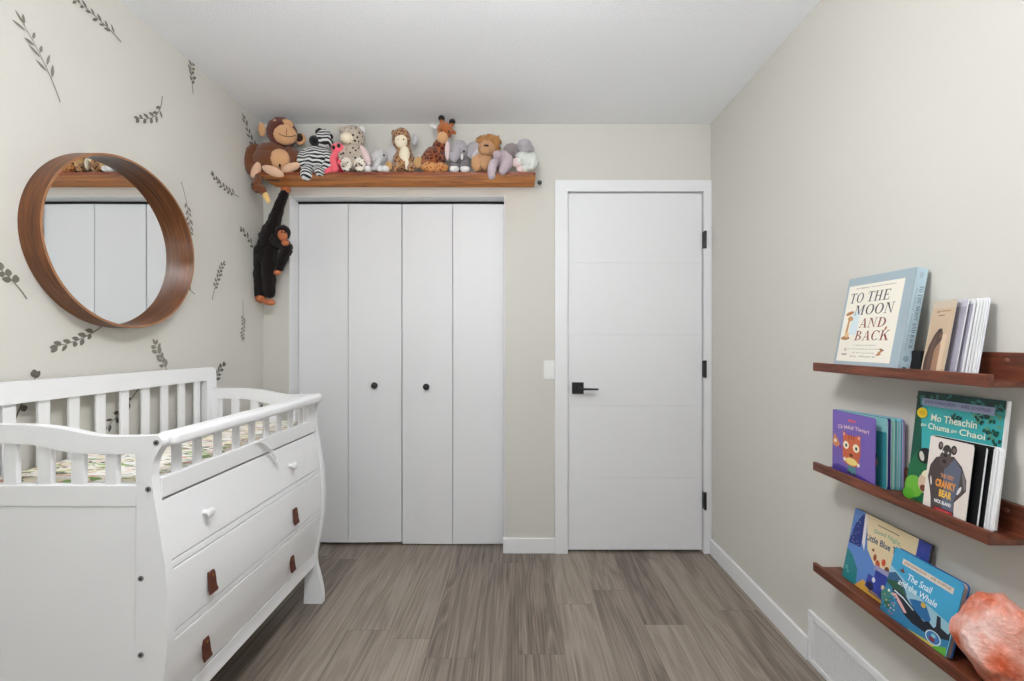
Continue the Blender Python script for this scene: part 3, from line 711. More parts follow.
# lion
t = Toy('lion_plush', 'tan lion plush with a shaggy golden mane and brown nose', 486, 2.345)
t.part('body', LT, (485.5, 163, 8.5, 9.5, .0, {'ry': 8}))
hd = t.part('head', LT, (486.6, 149, 8.6, 7.8, -.02, {'ry': 7.5}))
t.part('mane', GO, (488, 145.5, 12, 9.8, .008, {'ry': 6.5, 'fuzz': .22, 'fscale': 110}), (482, 141.5, 6, 4.5, .0, {'fuzz': .25, 'fscale': 110}), (495, 141.5, 6, 4.8, .0, {'fuzz': .25, 'fscale': 110}), (489, 138.5, 6, 3.6, 0, {'fuzz': .25, 'fscale': 110}), parent=hd, label='shaggy golden mane')
sn = t.part('muzzle', LT, (485.8, 150.5, 5.6, 4.6, -.045, {'ry': 4.5, 'fuzz': 0}), parent=hd)
t.part('nose', DK, (486.2, 145.9, 2.7, 1.35, -.060, {'ry': 1.5, 'fuzz': 0}), parent=hd, label='dark brown nose')
t.part('foot', LT, (476, 163.6, 4.9, 8, -.045, {'ry': 3.4, 'fuzz': 0, 'rot': -6}), label='long upright foot'); t.limb('leg', LT, [(480, 168, 0), (477, 167.5, -.035)], [4.6, 4.2])
t.limb('arm', LT, [(479, 157, -.01), (481, 163, -.035), (485, 166.5, -.045)], [3.4, 3.6, 3.6]); t.limb('leg', LT, [(490, 168, 0), (493, 169, -.03)], [4, 3.8])

# lilac grey bunny
t = Toy('bunny_plush', 'lilac grey floppy plush whose two long feet hang over the shelf edge', 504, 2.325)
t.part('body', LI, (504, 162, 8, 9, .02, {'ry': 7}), (504, 155.5, 6.5, 5, .02, {'ry': 5}))
t.part('head', TP, (511.2, 149.8, 7.6, 6.2, .02, {'ry': 6}), (516, 154, 4, 4, .025), label='taupe head')
t.part('hand', LI, (497.3, 155.2, 4.9, 4.5, -.012, {'ry': 4}))
t.limb('leg', LI, [(498, 163, 0), (494, 163, -.03), (491.8, 170, -.043), (491.5, 176, -.045)], [3.6, 4.2, 4.3, 3.6])
t.limb('leg', LI, [(506, 160, 0), (508, 159.5, -.025), (505.5, 166, -.036), (502.7, 171, -.035)], [4.4, 5.3, 5.6, 4])
# mint toy
t = Toy('lamb_plush', 'mint white plush with a furry grey head and pink feet at the right end', 525, 2.35)
t.part('body', MN, (527, 162, 11, 9, .0, {'ry': 8, 'fuzz': .08}), (522, 158, 7, 6, -.01))
hd = t.part('head', MG, (524.5, 146.5, 8, 7, -.01, {'ry': 7, 'fuzz': .1}), label='furry grey head')
t.part('ear', MG, (531.5, 149.5, 3, 5, -.0, {'ry': 2, 'rot': -15}), parent=hd); t.part('ear', MG, (517, 147.5, 2.4, 4.2, .0, {'ry': 2, 'rot': 20}), parent=hd)
t.limb('leg', MN, [(522, 165, 0), (518, 163, -.04)], [5, 4.6]); t.part('foot', PI, (517, 162.6, 5, 4.6, -.048, {'ry': 3}), label='pink foot')
t.limb('leg', MN, [(530, 167, 0), (524, 169, -.035)], [4.6, 4]); t.part('foot', PI, (520.5, 169.3, 4, 2.9, -.045, {'ry': 3}), label='pink foot')
t.limb('arm', MN, [(532, 156, -.01), (535, 162, -.02), (532, 167, -.03)], [3.6, 3.8, 3.2])

# hanging chimpanzee
CH = mat('black_shaggy_plush', (26, 18, 18), .95, bump=.8, bscale=180, spec=.1, sheen=.1)
t = Toy('chimpanzee_plush', 'black chimpanzee plush hanging by one hand from the left end of the shelf', 272, 2.405, base=1.37, group=None)
t.limb('body', CH, [(274, 222, 0), (269.5, 234, -.0), (267, 247, 0), (265.5, 258, 0)], [5.6, 8, 9.2, 9], n=24, fuzz=.14)
t.limb('arm', CH, [(273, 227, 0), (276.5, 214, .0), (281, 202, 0), (284.5, 193, 0)], [6.2, 5.2, 4.4, 3.9], label='raised arm', n=20, fuzz=.16)
t.part('hand', ORB, (285.2, 189.6, 4.6, 3.2, 0, {'ry': 4, 'rot': -15, 'fuzz': .08}), (288, 190.5, 2.2, 2.2, -.01, {'ry': 2}), label='orange brown hand hooked to the shelf')
t.limb('arm', CH, [(276, 240, -.01), (284, 245, -.03), (288.2, 248.5, -.045), (284, 256, -.05), (279.5, 268, -.045)], [6.5, 5.5, 4.6, 4.6, 3.8], n=20, fuzz=.14)
t.part('hand', ORB, (277.5, 272.3, 4, 3, -.045, {'ry': 3, 'rot': -15, 'fuzz': .08}))
hd = t.part('head', CH, (283, 232.5, 7, 7.6, -.035, {'ry': 7}))
fc = t.part('face', ORB, (282.6, 235.5, 4.5, 5.6, -.062, {'ry': 4.2, 'fuzz': 0, 'rot': -15}), (285.3, 243, 3.6, 3, -.067, {'ry': 3.4, 'fuzz': 0}), parent=hd, label='tan orange face')
t.part('ear', ORB, (277.3, 229.5, 1.8, 2.4, -.045, {'ry': 1, 'fuzz': 0}), parent=hd)
t.part('eye', eye, (282, 232, .8, .9, -.088, {'ry': .7, 'fuzz': 0}), parent=hd); t.part('eye', eye, (285, 232.4, .8, .9, -.086, {'ry': .7, 'fuzz': 0}), parent=hd)
t.limb('leg', CH, [(262, 252, 0), (260.5, 270, 0), (260.5, 294, 0)], [8, 6.8, 5.8], n=20, fuzz=.14); t.limb('leg', CH, [(269, 252, -.005), (268.8, 270, -.01), (269.5, 293, -.01)], [8, 6.5, 5.2], n=20, fuzz=.14)
t.part('foot', ORB, (260.5, 298.8, 4.6, 4, -.01, {'ry': 5, 'rot': 20, 'fuzz': .1}), (264.5, 301, 3, 2.2, -.02)); t.part('foot', ORB, (269.5, 302.3, 6, 3.2, -.02, {'ry': 4, 'rot': 5, 'fuzz': .1}))

# ------------------------------------------------------------------ picture ledges
LX0 = .990; LY0, LY1 = .912, 1.455
FZ = {}
def ledge(zl, label):
    zf = zl-.016; q = MB(); o = thing('picture_ledge', label, 'shelf', (XR, (LY0+LY1)/2, zf-.012), 'walnut picture ledges')
    q.box(LX0+.012, XR-.015, LY0, LY1, zf-.012, zf).build('ledge_floor', M['walnut'], o, bevel=.0008)
    MB().box(LX0, LX0+.012, LY0, LY1, zf-.012, zl).build('front_lip', M['walnut'], o, bevel=.0012)
    MB().box(XR-.015, XR-.0005, LY0, LY1-.028, zf-.012, zf+.061).build('back_rail', M['walnut'], o, bevel=.0012)
    for y in (LY0+.05, LY1-.05):
        MB().ell((XR-.0155, y, zf+.043), (.002, .006, .006), seg=14, rings=8).build('screw', mat('walnut_screw_cap', (112, 66, 46), .4), o)
    return zf
f1 = ledge(1.129, 'top walnut picture ledge on the right wall, under the pale blue and beige books')
f2 = ledge(.797, 'middle walnut picture ledge on the right wall, holding the purple and green books')
f3 = ledge(.460, 'lowest walnut picture ledge on the right wall, holding two blue books and the pink rock')

# ------------------------------------------------------------------ books
def text_mesh(s, bold=.0, shear=0):
    cu = bpy.data.curves.new('lettering', 'FONT'); cu.body = s; cu.size = 1; cu.offset = bold; cu.shear = shear; cu.resolution_u = 3
    o = bpy.data.objects.new('lettering', cu); me = bpy.data.meshes.new_from_object(o)
    vs = [v.co.copy() for v in me.vertices]; fs = [list(p.vertices) for p in me.polygons]
    bpy.data.objects.remove(o); bpy.data.curves.remove(cu); bpy.data.meshes.remove(me)
    return vs, fs
def arcp(cx, cy, rx, ry, ix, iy, a0, a1, n=18):
    o = [(cx+rx*cos(R(a0+(a1-a0)*k/n)), cy+ry*sin(R(a0+(a1-a0)*k/n))) for k in range(n+1)]
    i = [(cx+ix*cos(R(a0+(a1-a0)*k/n)), cy+iy*sin(R(a0+(a1-a0)*k/n))) for k in range(n+1)]
    return [[o[k], o[k+1], i[k+1], i[k]] for k in range(n)]
def rr_(a, b, c, d): return [(a, b), (c, b), (c, d), (a, d)]
SERIF = {   # slab serif capitals: advance width, polygons on a unit-high grid
 'T': (.95, [rr_(.36, 0, .56, 1), rr_(0, .94, .92, 1), rr_(.22, 0, .70, .05), rr_(0, .76, .06, 1), rr_(.86, .76, .92, 1)]),
 'O': (1.05, arcp(.5, .5, .5, .51, .30, .455, 0, 360, 36)),
 'H': (1.1, [rr_(.10, 0, .29, 1), rr_(.71, 0, .90, 1), rr_(.29, .48, .71, .54), rr_(0, 0, .39, .05), rr_(0, .95, .39, 1), rr_(.61, 0, 1, .05), rr_(.61, .95, 1, 1)]),
 'E': (.92, [rr_(.12, 0, .31, 1), rr_(0, 0, .84, .06), rr_(0, .94, .82, 1), rr_(.31, .48, .62, .54), rr_(.78, 0, .84, .27), rr_(.76, .75, .82, 1), rr_(.57, .38, .62, .64)]),
 'M': (1.3, [rr_(.10, 0, .16, 1), rr_(.92, 0, 1.10, 1), [(.10, 1), (.32, 1), (.66, .16), (.58, 0)], [(.58, 0), (.66, .16), (1.02, 1), (.93, 1)], rr_(0, 0, .27, .05), rr_(.82, 0, 1.2, .05), rr_(0, .95, .2, 1), rr_(.95, .95, 1.2, 1)]),
 'N': (1.08, [rr_(.12, 0, .18, 1), rr_(.82, 0, .88, 1), [(.10, 1), (.33, 1), (.88, 0), (.80, 0)], rr_(0, 0, .31, .05), rr_(0, .95, .22, 1), rr_(.68, .95, 1, 1)]),
 'A': (1.02, [[(.09, 0), (.16, 0), (.50, 1), (.44, 1)], [(.40, 1), (.56, 1), (.94, 0), (.72, 0)], rr_(.22, .30, .78, .36), rr_(0, 0, .27, .05), rr_(.60, 0, 1.03, .05)]),
 'D': (1.05, [rr_(.12, 0, .31, 1), rr_(0, 0, .36, .05), rr_(0, .95, .36, 1)]+arcp(.31, .5, .66, .5, .45, .45, -90, 90)),
 'B': (.95, [rr_(.12, 0, .31, 1), rr_(0, 0, .36, .05), rr_(0, .95, .36, 1)]+arcp(.31, .76, .44, .24, .26, .19, -90, 90)+arcp(.31, .27, .55, .27, .35, .22, -90, 90)),
 'C': (.98, arcp(.5, .5, .5, .51, .30, .455, 42, 318, 28)+[rr_(.84, .66, .90, .98)]),
 'K': (1.08, [rr_(.12, 0, .31, 1), rr_(0, 0, .43, .05), rr_(0, .95, .43, 1), [(.31, .38), (.31, .48), (.80, .97), (.90, .97)], [(.42, .55), (.56, .68), (1.02, .02), (.78, .02)], rr_(.66, .95, 1.0, 1), rr_(.66, 0, 1.1, .05)]),
}
def serif_mesh(s, shear=0):
    vs, fs, x = [], [], 0
    for ch in s:
        if ch == ' ': x += .45; continue
        adv, polys = SERIF[ch]
        for p in polys:
            o = len(vs); vs += [Vector((x+a+shear*b_, b_, 0)) for a, b_ in p]; fs.append([o+k for k in range(len(p))])
        x += adv+.10
    return vs, fs
class Frame:
    """a cover seen from the room: O lower left corner, U to its right, V up, N towards the viewer"""
    def __init__(s, O, A, B):
        s.O = Vector(O); s.u = Vector(A)-s.O; s.v = Vector(B)-s.O; s.W = s.u.length; s.H = s.v.length
        s.U = s.u/s.W; s.V = s.v/s.H; s.N = s.U.cross(s.V).normalized()
    def at(s, u, v, n=0): return s.O+s.U*u*s.W+s.V*v*s.H+s.N*n
def paint(fr, items, parent, name='cover_print'):
    q = MB(); lv = .0004
    for it in items:
        k = it[0]; col = it[-1]; lv += .00002
        if k == 'r': pts = [(it[1], it[2]), (it[3], it[2]), (it[3], it[4]), (it[1], it[4])]
        elif k == 'p': pts = it[1]
        elif k == 'e':
            cu, cv, ru, rv = it[1:5]; a = R(it[5]) if len(it) > 6 else 0; asp = fr.W/fr.H
            pts = []
            for j in range(22):
                th = 2*pi*j/22; x, y = ru*cos(th)*asp, rv*sin(th); x, y = x*cos(a)-y*sin(a), x*sin(a)+y*cos(a); pts.append((cu+x/asp, cv+y))
        elif k == 't':
            _, s_, cu, cv, wd, ht, opts, _c = it
            vs, fs = serif_mesh(s_, opts.get('sh', 0)) if opts.get('serif') else text_mesh(s_, opts.get('b', 0), opts.get('sh', 0))
            x0 = min(v.x for v in vs); x1 = max(v.x for v in vs); y0 = min(v.y for v in vs); y1 = max(v.y for v in vs)
            a = R(opts.get('rot', 0)); asp = fr.W/fr.H; P = []
            arc = opts.get('arc', 0)
            for v in vs:
                xx = (v.x-(x0+x1)/2)/(x1-x0)*wd; yy = (v.y-(y0+y1)/2)/(y1-y0)*ht - arc*(xx/wd*2)**2
                X_, Y_ = xx*asp, yy; X_, Y_ = X_*cos(a)-Y_*sin(a), X_*sin(a)+Y_*cos(a)
                P.append(fr.at(cu+X_/asp, cv+Y_, lv))
            q.add(P, fs, 0, False, col); continue
        q.add([fr.at(u, v, lv) for u, v in pts], [list(range(len(pts)))], 0, False, col)
    return q.build(name, M['ink'], parent)
def leaf(fr, th, r=.01, inset=0):
    """a board of thickness th lying behind the frame, corners rounded on the open side"""
    W, H = fr.W, fr.H; rr = r
    c = [(0, 0)]
    def arc(cx, cy, a0): return [(cx+rr*cos(R(a0+15*j)), cy+rr*sin(R(a0+15*j))) for j in range(7)]
    pts = [(0, inset)] + ([(W, inset)] if r == 0 else arc(W-rr, rr+inset, -90)) + ([(W, H-inset)] if r == 0 else arc(W-rr, H-rr-inset, 0)) + [(0, H-inset)]
    n = len(pts)
    vs = [fr.O+fr.U*a+fr.V*b for a, b in pts]+[fr.O+fr.U*a+fr.V*b-fr.N*th for a, b in pts]
    q = MB(); q.add(vs, [list(range(n)), list(range(n, 2*n))[::-1]]+[(i, n+i, n+(i+1) % n, (i+1) % n) for i in range(n)]); return q
PAP = {}
def paper(col, rough=.5):
    if col not in PAP: PAP[col] = mat('paper_%d_%d_%d' % col, col, rough)
    return PAP[col]
def V3(*a): return Vector(a)
def board_book(name, label, BF0, BN0, lean0, BF1, BN1, lean1, H, leaves, art, cover_col, edge_col, r=.01, th=.0022, ts=None):
    o = thing(name, label, 'book', (BF0+BN1)/2)
    n = len(leaves)+1
    for i in range(n+1):
        t_ = ts[i] if ts else i/n; a = BF0.lerp(BF1, t_); b_ = BN0.lerp(BN1, t_); ln = lean0+(lean1-lean0)*t_
        fr = Frame(a, b_, a+V3(ln, 0, H))
        if i == 0:
            c = leaf(fr, th, r).build('cover', paper(cover_col), o, bevel=.0004); paint(fr, art, c)
        elif i == n: leaf(fr, th, r).build('back_cover', paper(edge_col), o, bevel=.0004)
        else:
            c = leaf(fr, th, r, .001).build('page', paper((236, 236, 236)), o, bevel=.0004)
            if leaves[i-1]: paint(fr, leaves[i-1], c, 'page_print')
    sp = MB(); h0, h1 = BF0, BF1
    vs = [h0, h1, h1+V3(lean1, 0, H), h0+V3(lean0, 0, H)]; dv = V3(0, .002, 0)
    sp.add([v for v in vs]+[v+dv for v in vs], [(0, 1, 2, 3), (7, 6, 5, 4), (0, 4, 5, 1), (1, 5, 6, 2), (2, 6, 7, 3), (3, 7, 4, 0)])
    sp.build('spine', paper(cover_col), o)
    return o

# 1  pale blue slip-cased book, top ledge
yA, yB = 1.385, 1.150; xb_, xt_ = 1.007, 1.060; zb_, zt_ = f1+.0065, 1.397; TH = .030
o = thing('book', 'large pale blue book with a cream title panel and big lettering on the top ledge', 'book', (1.03, 1.27, f1))
fr = Frame((xb_, yA, zb_), (xb_, yB, zb_), (xt_, yA, zt_))
bd = leaf(fr, TH, 0).build('slipcase', paper((160, 175, 182)), o, bevel=.001)
txt = (66, 66, 74); red = (132, 62, 50); cream = (238, 232, 218); brn = (178, 122, 74)
art = [('r', .0, .0, 1, 1, (160, 175, 182)), ('r', .035, .07, .875, .91, cream), ('r', .17, .36, .30, .62, (214, 226, 228)),
       ('t', 'Sam McBratney  Illustrated by Anita Jeram', .46, .872, .60, .020, {}, (90, 70, 60)),
       ('t', 'TO THE', .40, .768, .62, .110, {'serif': 1, 'sh': .14}, txt), ('t', 'MOON', .50, .630, .60, .110, {'serif': 1, 'sh': .14}, txt),
       ('t', 'AND', .52, .485, .40, .100, {'serif': 1, 'sh': .14}, red), ('t', 'BACK', .54, .350, .52, .105, {'serif': 1, 'sh': .14}, red),
       ('t', 'A slipcase containing', .46, .245, .34, .016, {}, (100, 96, 90)), ('t', 'two much loved picture story books', .46, .205, .52, .016, {}, (100, 96, 90)),
       ('t', 'for the very young', .46, .165, .34, .016, {}, (100, 96, 90)), ('t', 'to share', .46, .128, .40, .016, {}, (100, 96, 90)),
       # small plant-like brown tuft, a generic ornament
       ('e', .13, .60, .07, .020, 14, brn), ('e', .155, .54, .045, .028, -10, (196, 148, 100)), ('p', [(.10, .33), (.14, .33), (.155, .54), (.125, .54)], (190, 140, 90)), ('e', .125, .325, .075, .022, 0, (170, 120, 80)), ('e', .14, .36, .035, .03, 0, (220, 184, 130)),
       ('e', .715, .175, .05, .012, 40, brn), ('e', .735, .20, .035, .010, -20, (150, 96, 60)), ('e', .70, .15, .04, .008, 10, brn), ('e', .735, .42, .025, .012, 60, brn),
       ('e', .165, .20, .02, .02, 30, (190, 186, 178)), ('e', .16, .145, .05, .010, 0, (170, 160, 150))]
paint(fr, art, bd)
N_ = fr.N
fs_ = Frame(fr.at(1, 0), fr.at(1, 0)-N_*TH, fr.at(1, 1))
paint(fs_, [('r', 0, 0, 1, 1, (190, 212, 222)), ('r', .02, .0, .98, .02, (150, 180, 200)),
            ('e', .5, .93, .2, .03, 0, (176, 196, 206)), ('e', .5, .13, .25, .03, 0, (150, 176, 190)), ('r', .35, .035, .65, .05, (40, 44, 52))], bd, 'side_print')
# lettering running down the side panel
q = MB()
vs, fcs = serif_mesh('TO THE MOON AND BACK')
x0 = min(v.x for v in vs); x1 = max(v.x for v in vs); y0 = min(v.y for v in vs); y1 = max(v.y for v in vs)
q.add([fs_.at(.50+((v.y-y0)/(y1-y0))*.34, .83-((v.x-x0)/(x1-x0))*.60, .0014) for v in vs], fcs, 0, False, (78, 92, 112))
vs, fcs = text_mesh('Sam McBratney   Illustrated by Anita Jeram', 0)
x0 = min(v.x for v in vs); x1 = max(v.x for v in vs); y0 = min(v.y for v in vs); y1 = max(v.y for v in vs)
q.add([fs_.at(.20+((v.y-y0)/(y1-y0))*.16, .80-((v.x-x0)/(x1-x0))*.60, .0014) for v in vs], fcs, 0, False, (120, 134, 150))
q.build('side_lettering', M['ink'], bd)

# 2  beige board book fanned open, top ledge
zf = f1+.001
g1 = (172, 168, 182)
def pg(col, ins=.05): return [('r', .0, .0, .96, .93, col)]
art = [('r', 0, 0, 1, 1, (206, 180, 150)), ('r', .0, .9, 1, 1, (206, 190, 168)), ('r', .22, .845, .36, .862, (140, 96, 76)),
       ('r', .38, .85, .84, .868, (168, 134, 98)), ('r', .32, .795, .60, .808, (130, 92, 72)),
       ('p', [(.04, .0), (.04, .22), (.14, .40), (.30, .54), (.46, .62), (.60, .63), (.68, .56), (.68, .48), (.60, .43), (.50, .40), (.42, .34), (.40, .0)], (84, 58, 46)),
       ('p', [(.40, .0), (.42, .34), (.50, .40), (.62, .44), (.66, .40), (.68, .0)], (164, 122, 94)), ('p', [(.18, .0), (.2, .30), (.32, .47), (.44, .53), (.36, .30), (.34, 0)], (112, 82, 66)),
       ('e', .52, .60, .09, .022, 0, (52, 34, 28)), ('e', .60, .53, .05, .03, 0, (120, 92, 66)), ('r', .68, .0, .86, .55, (222, 196, 166))]
board_book('book', 'narrow beige board book, brown bear cover, grey pages fanned open, on the top ledge',
    V3(1.036, 1.115, zf), V3(1.010, 1.032, zf), .036, V3(1.052, 1.118, zf), V3(1.048, .990, zf), .032, .186,
    [[('r', 0, 0, 1, 1, (206, 204, 214)), ('r', .0, .0, .98, .90, g1), ('e', .1, .55, .05, .02, 0, (60, 60, 66)), ('e', .08, .50, .05, .015, 0, (60, 60, 66))], pg(g1), pg((188, 186, 198)), pg((196, 194, 206)), pg((226, 226, 234)), []], art, (214, 200, 180), (226, 226, 232), .008, th=.0015, ts=[0, .36, .58, .69, .78, .87, .94, 1])
q = MB().box(1.041, 1.083, 1.121, 1.147, zf, zf+.060)
tag(q.build('book', paper((14, 14, 16)), bevel=.001), 'small black book tucked behind, between the pale blue book and the beige one', 'book')

# 3  purple board book, middle ledge
zf = f2+.001
pur = (116, 94, 172); og = (200, 98, 60); teal = (58, 140, 150)
tiger = [('r', 0, 0, 1, 1, pur), ('p', [(0, .0), (1, .0), (1, .06), (.6, .12), (.3, .16), (.12, .17), (0, .12)], (70, 52, 140)),
    ('r', .38, .865, .56, .90, (220, 96, 112)), ('t', 'Cá bhfuil Tíogar?', .50, .775, .74, .075, {'b': .02, 'rot': 2, 'arc': .02}, (226, 196, 186)),
    ('p', [(.38, .10), (.58, .10), (.56, .26), (.40, .26)], (70, 130, 132)), ('p', [(.27, .28), (.25, .40), (.27, .60), (.25, .72), (.36, .66), (.56, .66), (.68, .70), (.68, .55), (.68, .38), (.62, .27)], og),
    ('e', .47, .27, .20, .07, 0, og), ('e', .47, .27, .14, .055, 0, (236, 212, 128)), ('e', .34, .50, .07, .06, 0, (244, 236, 210)), ('e', .58, .49, .075, .062, 0, (244, 236, 210)),
    ('e', .345, .495, .025, .025, 0, (40, 30, 26)), ('e', .585, .485, .025, .025, 0, (40, 30, 26)), ('e', .465, .365, .045, .025, 0, (90, 34, 26)), ('r', .40, .60, .42, .67, (140, 50, 36)), ('r', .46, .60, .48, .68, (140, 50, 36)), ('r', .52, .60, .54, .67, (140, 50, 36)),
    ('e', .29, .66, .025, .025, 0, (232, 170, 150)), ('e', .645, .65, .025, .025, 0, (232, 170, 150)),
    ('e', .31, .28, .03, .03, 0, (240, 232, 224)), ('e', .64, .25, .03, .03, 0, (240, 232, 224)), ('e', .42, .10, .05, .02, 0, (40, 40, 60)), ('e', .54, .09, .05, .02, 0, (40, 40, 60)),
    ('p', [(0, .52), (.05, .64), (.13, .56), (.20, .48), (.10, .42), (0, .46)], (210, 136, 92)), ('e', .07, .52, .04, .03, 0, (240, 220, 190)), ('e', .20, .44, .03, .02, 0, (170, 60, 110))]
tl = [[('r', 0, 0, 1, 1, (140, 196, 196)), ('r', 0, 0, .99, .80, teal), ('e', .74, .35, .10, .09, 0, (176, 128, 84)), ('e', .70, .44, .03, .03, 0, (50, 40, 40)), ('e', .80, .44, .03, .03, 0, (50, 40, 40)), ('e', .74, .26, .05, .05, 0, (214, 178, 130))],
      [('r', 0, 0, 1, 1, (52, 52, 120)), ('r', .2, 0, .96, .9, (40, 60, 110))], [('r', 0, 0, 1, 1, (150, 206, 190))], [('r', 0, 0, 1, 1, (96, 176, 180))], [('r', 0, 0, 1, 1, (140, 206, 214))], [('r', 0, 0, 1, 1, (110, 170, 200))]]
board_book('book', 'purple board book with an orange tiger face, standing open on the middle ledge',
    V3(1.008, 1.388, zf), V3(1.008, 1.224, zf), .002, V3(1.030, 1.392, zf), V3(1.080, 1.214, zf), .002, .200, tl, tiger, pur, (170, 150, 200), ts=[0, .42, .54, .66, .76, .86, .94, 1])

# 4  green picture book, middle ledge
gr = (24, 84, 66); tq = (56, 168, 170)
fr = Frame((1.045, 1.167, zf+.0012), (1.045, .9525, zf+.0012), (1.078, 1.167, 1.067))
o = thing('book', 'tall green and turquoise picture book leaning behind the black and grey board book', 'book', (1.05, 1.05, f2))
bd = leaf(fr, .008, 0).build('book_block', paper((238, 238, 236)), o, bevel=.0005)
rnd = random.Random(5)
art = [('r', 0, 0, .985, 1, tq), ('p', [(0, 0), (.13, 0), (.15, .35), (.10, .68), (.06, .82), (.09, .88), (0, .88)], gr), ('r', 0, .93, .985, 1, (20, 62, 58)), ('r', .0, .82, .05, .95, (20, 62, 58))]
for j in range(56):
    u = rnd.random(); art.append(('e', .02+.94*rnd.random(), .95+rnd.uniform(-.035, .035), .03, .014, rnd.uniform(0, 180), rnd.choice([(16, 56, 52), (24, 78, 66), (60, 130, 120)])))
for j in range(60):
    u = rnd.uniform(.66, .97); art.append(('e', u, .90-(u-.62)*rnd.uniform(0, .9), .022, .011, rnd.uniform(0, 180), rnd.choice([(16, 56, 52), (20, 74, 62), (90, 150, 120)])))
for j in range(10): art.append(('e', .5+.06*rnd.uniform(-1, 1), .80+rnd.uniform(-.02, .03), .022, .010, rnd.uniform(0, 180), (22, 70, 62)))
art += [('r', .08, .872, .90, .938, (158, 170, 200)), ('t', 'JULIA DONALDSON  •  AXEL SCHEFFLER', .49, .905, .74, .034, {'b': .01}, (92, 66, 120)),
    ('e', .10, .80, .068, .048, 0, (226, 196, 40)), ('r', .065, .810, .135, .815, (180, 130, 30)), ('r', .06, .797, .14, .802, (180, 130, 30)), ('r', .07, .783, .13, .788, (180, 130, 30)),
    ('t', 'Mo Theachín', .48, .775, .52, .062, {'b': .014}, (232, 236, 214)), ('t', 'gan', .135, .690, .07, .028, {'b': .01}, (232, 236, 214)), ('t', 'Chuma', .325, .695, .26, .054, {'b': .014}, (232, 236, 214)), ('t', 'gan', .505, .685, .07, .028, {'b': .01}, (232, 236, 214)), ('t', 'Chaoi', .70, .695, .27, .054, {'b': .014}, (232, 236, 214)),
    ('p', [(.84, .35), (.985, .35), (.985, .62), (.93, .66), (.87, .56)], (20, 78, 60)),
    ('p', [(.0, .0), (.98, .0), (.98, .30), (.5, .42), (.10, .46), (0, .3)], (30, 104, 66)), ('e', .10, .12, .12, .10, 0, (110, 180, 60)), ('e', .04, .04, .08, .05, 0, (90, 170, 50)),
    ('e', .20, .42, .10, .07, 30, (20, 24, 26)), ('e', .16, .41, .03, .045, 20, (214, 210, 200)), ('e', .24, .18, .09, .09, 0, (214, 186, 160)), ('e', .22, .13, .04, .03, 0, (120, 66, 44)), ('e', .25, .27, .07, .03, 30, (230, 224, 190))]
paint(fr, art, bd)

# 5  black, grey and white board book, middle ledge
cb_ = (226, 216, 208); sil = (72, 62, 60); slate = (92, 98, 116)
bear = [('r', 0, 0, 1, 1, cb_), ('e', .42, .83, .11, .10, 0, (60, 52, 50)), ('e', .26, .90, .06, .055, 0, (60, 52, 50)), ('e', .58, .88, .07, .06, 0, (60, 52, 50)), ('e', .27, .905, .03, .03, 0, (120, 100, 92)), ('e', .585, .88, .035, .03, 0, (120, 100, 92)),
    ('p', [(.10, .34), (.03, .46), (.06, .62), (.18, .74), (.36, .78), (.60, .80), (.80, .70), (.93, .55), (.95, .42), (.80, .30), (.72, .24), (.74, .0), (.20, .0), (.16, .2)], sil),
    ('p', [(.46, .0), (.44, .3), (.40, .60), (.62, .78), (.80, .66), (.78, .40), (.70, .24), (.73, 0)], slate),
    ('e', .40, .74, .14, .11, 0, (84, 72, 68)), ('e', .34, .83, .018, .014, 0, (230, 226, 220)), ('e', .46, .83, .018, .014, 0, (230, 226, 220)), ('e', .40, .79, .04, .022, 0, (30, 24, 24)), ('e', .39, .71, .05, .025, 0, (40, 30, 30)),
    ('e', .12, .42, .02, .06, 10, (220, 212, 204)), ('e', .80, .40, .03, .06, -20, (222, 218, 216)), ('e', .88, .53, .03, .11, 12, (116, 108, 108)),
    ('t', 'THE VERY', .50, .525, .32, .055, {'b': .03}, (206, 140, 96)), ('t', 'CRANKY', .48, .42, .48, .10, {'b': .04}, (232, 152, 60)), ('t', 'BEAR', .50, .30, .30, .095, {'b': .04}, (236, 186, 70)),
    ('r', .24, .0, .74, .115, (50, 40, 42)), ('t', 'NICK BLAND', .46, .185, .40, .045, {'b': .03}, (240, 240, 240)), ('r', .28, .055, .70, .105, (168, 32, 46)), ('t', 'SCHOLASTIC', .49, .08, .30, .026, {'b': .01}, (220, 120, 120))]
blk = [('r', 0, 0, .985, 1, (16, 16, 18))]
board_book('book', 'black-paged board book, standing grey bear on pale cover, in front of the green book',
    V3(1.004, 1.075, zf), V3(1.004, .975, zf), .022, V3(1.020, 1.080, zf), V3(1.036, .944, zf), .026, .183,
    [blk, blk, [('r', 0, 0, .95, 1, (30, 30, 32))], [], []], bear, (230, 224, 218), (232, 232, 230), .008, ts=[0, .44, .68, .79, .90, .95, 1])

